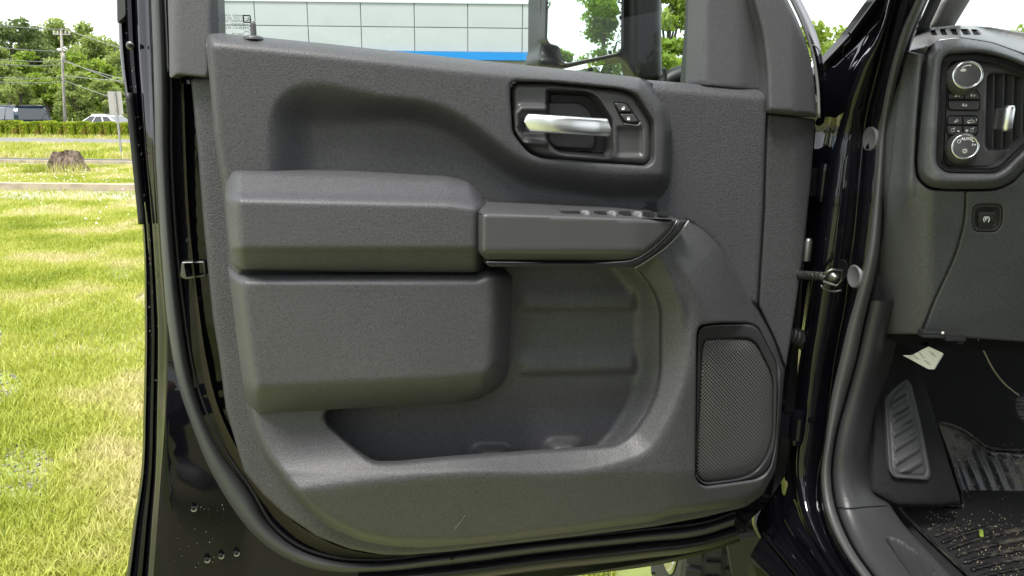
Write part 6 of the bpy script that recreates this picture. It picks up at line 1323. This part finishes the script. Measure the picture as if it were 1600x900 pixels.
# ---- the photographer, whose reflection shows in the black paint
pers = {}
def skin_body():
    J = {'pel': (0, -.52, .93, .15, .115), 'wst': (0, -.52, 1.08, .135, .10), 'chs': (0, -.50, 1.29, .165, .115), 'nkb': (0, -.48, 1.43, .10, .08), 'nck': (0, -.465, 1.50, .055, .055), 'hd1': (0, -.445, 1.57, .070, .082), 'hd2': (0, -.44, 1.65, .078, .095), 'hd3': (0, -.45, 1.72, .058, .07)}
    E = [('pel', 'wst'), ('wst', 'chs'), ('chs', 'nkb'), ('nkb', 'nck'), ('nck', 'hd1'), ('hd1', 'hd2'), ('hd2', 'hd3')]
    for s, k in ((-1, 'l'), (1, 'r')):
        J.update({k+'sh': (s*.17, -.49, 1.39, .062, .062), k+'el': (s*.25, -.33, 1.17, .045, .045), k+'fa': (s*.17, -.18, 1.30, .036, .036), k+'wr': (s*.10, -.075, 1.42, .027, .022), k+'pm': (s*.088, -.045, 1.465, .034, .018)})
        E += [('nkb', k+'sh'), (k+'sh', k+'el'), (k+'el', k+'fa'), (k+'fa', k+'wr'), (k+'wr', k+'pm')]
        for f in range(4):
            z = 1.475+f*.0135; J[k+'f%da' % f] = (s*.094, -.030, z, .0085, .0085); J[k+'f%db' % f] = (s*.088, -.006-.002*f, z+.004, .008, .008); J[k+'f%dc' % f] = (s*(.072-.003*(f == 3)), .000, z+.007, .007, .007)
            E += [(k+'pm', k+'f%da' % f), (k+'f%da' % f, k+'f%db' % f), (k+'f%db' % f, k+'f%dc' % f)]
        J[k+'t1'] = (s*.076, -.050, 1.485, .010, .010); J[k+'t2'] = (s*.062, -.036, 1.505, .008, .008); E += [(k+'pm', k+'t1'), (k+'t1', k+'t2')]
        J.update({k+'hp': (s*.095, -.52, .86, .095, .095), k+'kn': (s*.11, -.50, .49, .062, .062), k+'an': (s*.12, -.53, .10, .042, .042), k+'he': (s*.12, -.53, .04, .045, .038), k+'to': (s*.135, -.36, .035, .045, .03)})
        E += [('pel', k+'hp'), (k+'hp', k+'kn'), (k+'kn', k+'an'), (k+'an', k+'he'), (k+'he', k+'to')]
    ks = list(J); me = bpy.data.meshes.new('person'); me.from_pydata([J[k][:3] for k in ks], [(ks.index(a), ks.index(b)) for a, b in E], []); o = bpy.data.objects.new('tmp_body', me); COL.objects.link(o)
    sm_ = o.modifiers.new('s', 'SKIN'); sm_.use_smooth_shade = True
    for i, k in enumerate(ks):
        v = me.skin_vertices[0].data[i]; v.radius = J[k][3:]; v.use_root = (k == 'pel')
    sb = o.modifiers.new('d', 'SUBSURF'); sb.levels = 2; sb.render_levels = 2
    bpy.context.view_layer.update(); ev_ = o.evaluated_get(bpy.context.evaluated_depsgraph_get()); m2 = bpy.data.meshes.new_from_object(ev_); bpy.data.objects.remove(o); return m2
m2 = skin_body(); m2.materials.clear()
for m_ in (mat('skin', (.42, .24, .17), rough=.55), mat('grey_tshirt', (.17, .17, .20), rough=.9), mat('dark_trousers', (.02, .022, .03), rough=.9), mat('shoe_white', (.4, .4, .4), rough=.6)): m2.materials.append(m_)
for p_ in m2.polygons:
    x_, y_, z_ = p_.center
    p_.material_index = 3 if z_ < .09 else 2 if z_ < .96 else 1 if (z_ < 1.455 and y_ < -.30 and not (abs(x_) > .2 and y_ > -.36)) else 0
m2.transform(Matrix.Translation((0, -.28, 0)))
pr = bpy.data.objects.new('person', m2); COL.objects.link(pr); m2.shade_smooth(); tag(pr, 'person in a grey t-shirt holding up a phone, reflected in the black door pillar', 'person')
hv, hf = lathe_data([(.02, .115), (.065, .10), (.090, .06), (.098, .01), (.094, -.03), (.07, -.05)], (0, -.465, 1.66), (0, 0, 1), 20); V_ = [np.array(v)+[0, -.012 if v[2] < 1.66 else 0, 0] for v in hv]
hr = link('hair', mesh_np('hair', [v-np.array([0, .28, 0]) for v in V_], [f for f in hf[:-1] if np.mean([V_[i][1] for i in f]) < -.42 or np.mean([V_[i][2] for i in f]) > 1.72]), mat('brown_hair', (.04, .025, .015), rough=.7), pr)
box('nose', (0, -.618, 1.625), (.022, .03, .04), mat('skin'), pr, bev=.008)
ph = box('phone', (0, -.302, 1.497), (.150, .009, .074), mat('phone_black', (.01, .01, .012), rough=.2), None, bev=.003); tag(ph, 'black phone held sideways in both hands of the photographer', 'phone')
print('TRIS', sum(len(o.data.polygons) for o in SC.objects if o.type == 'MESH'))
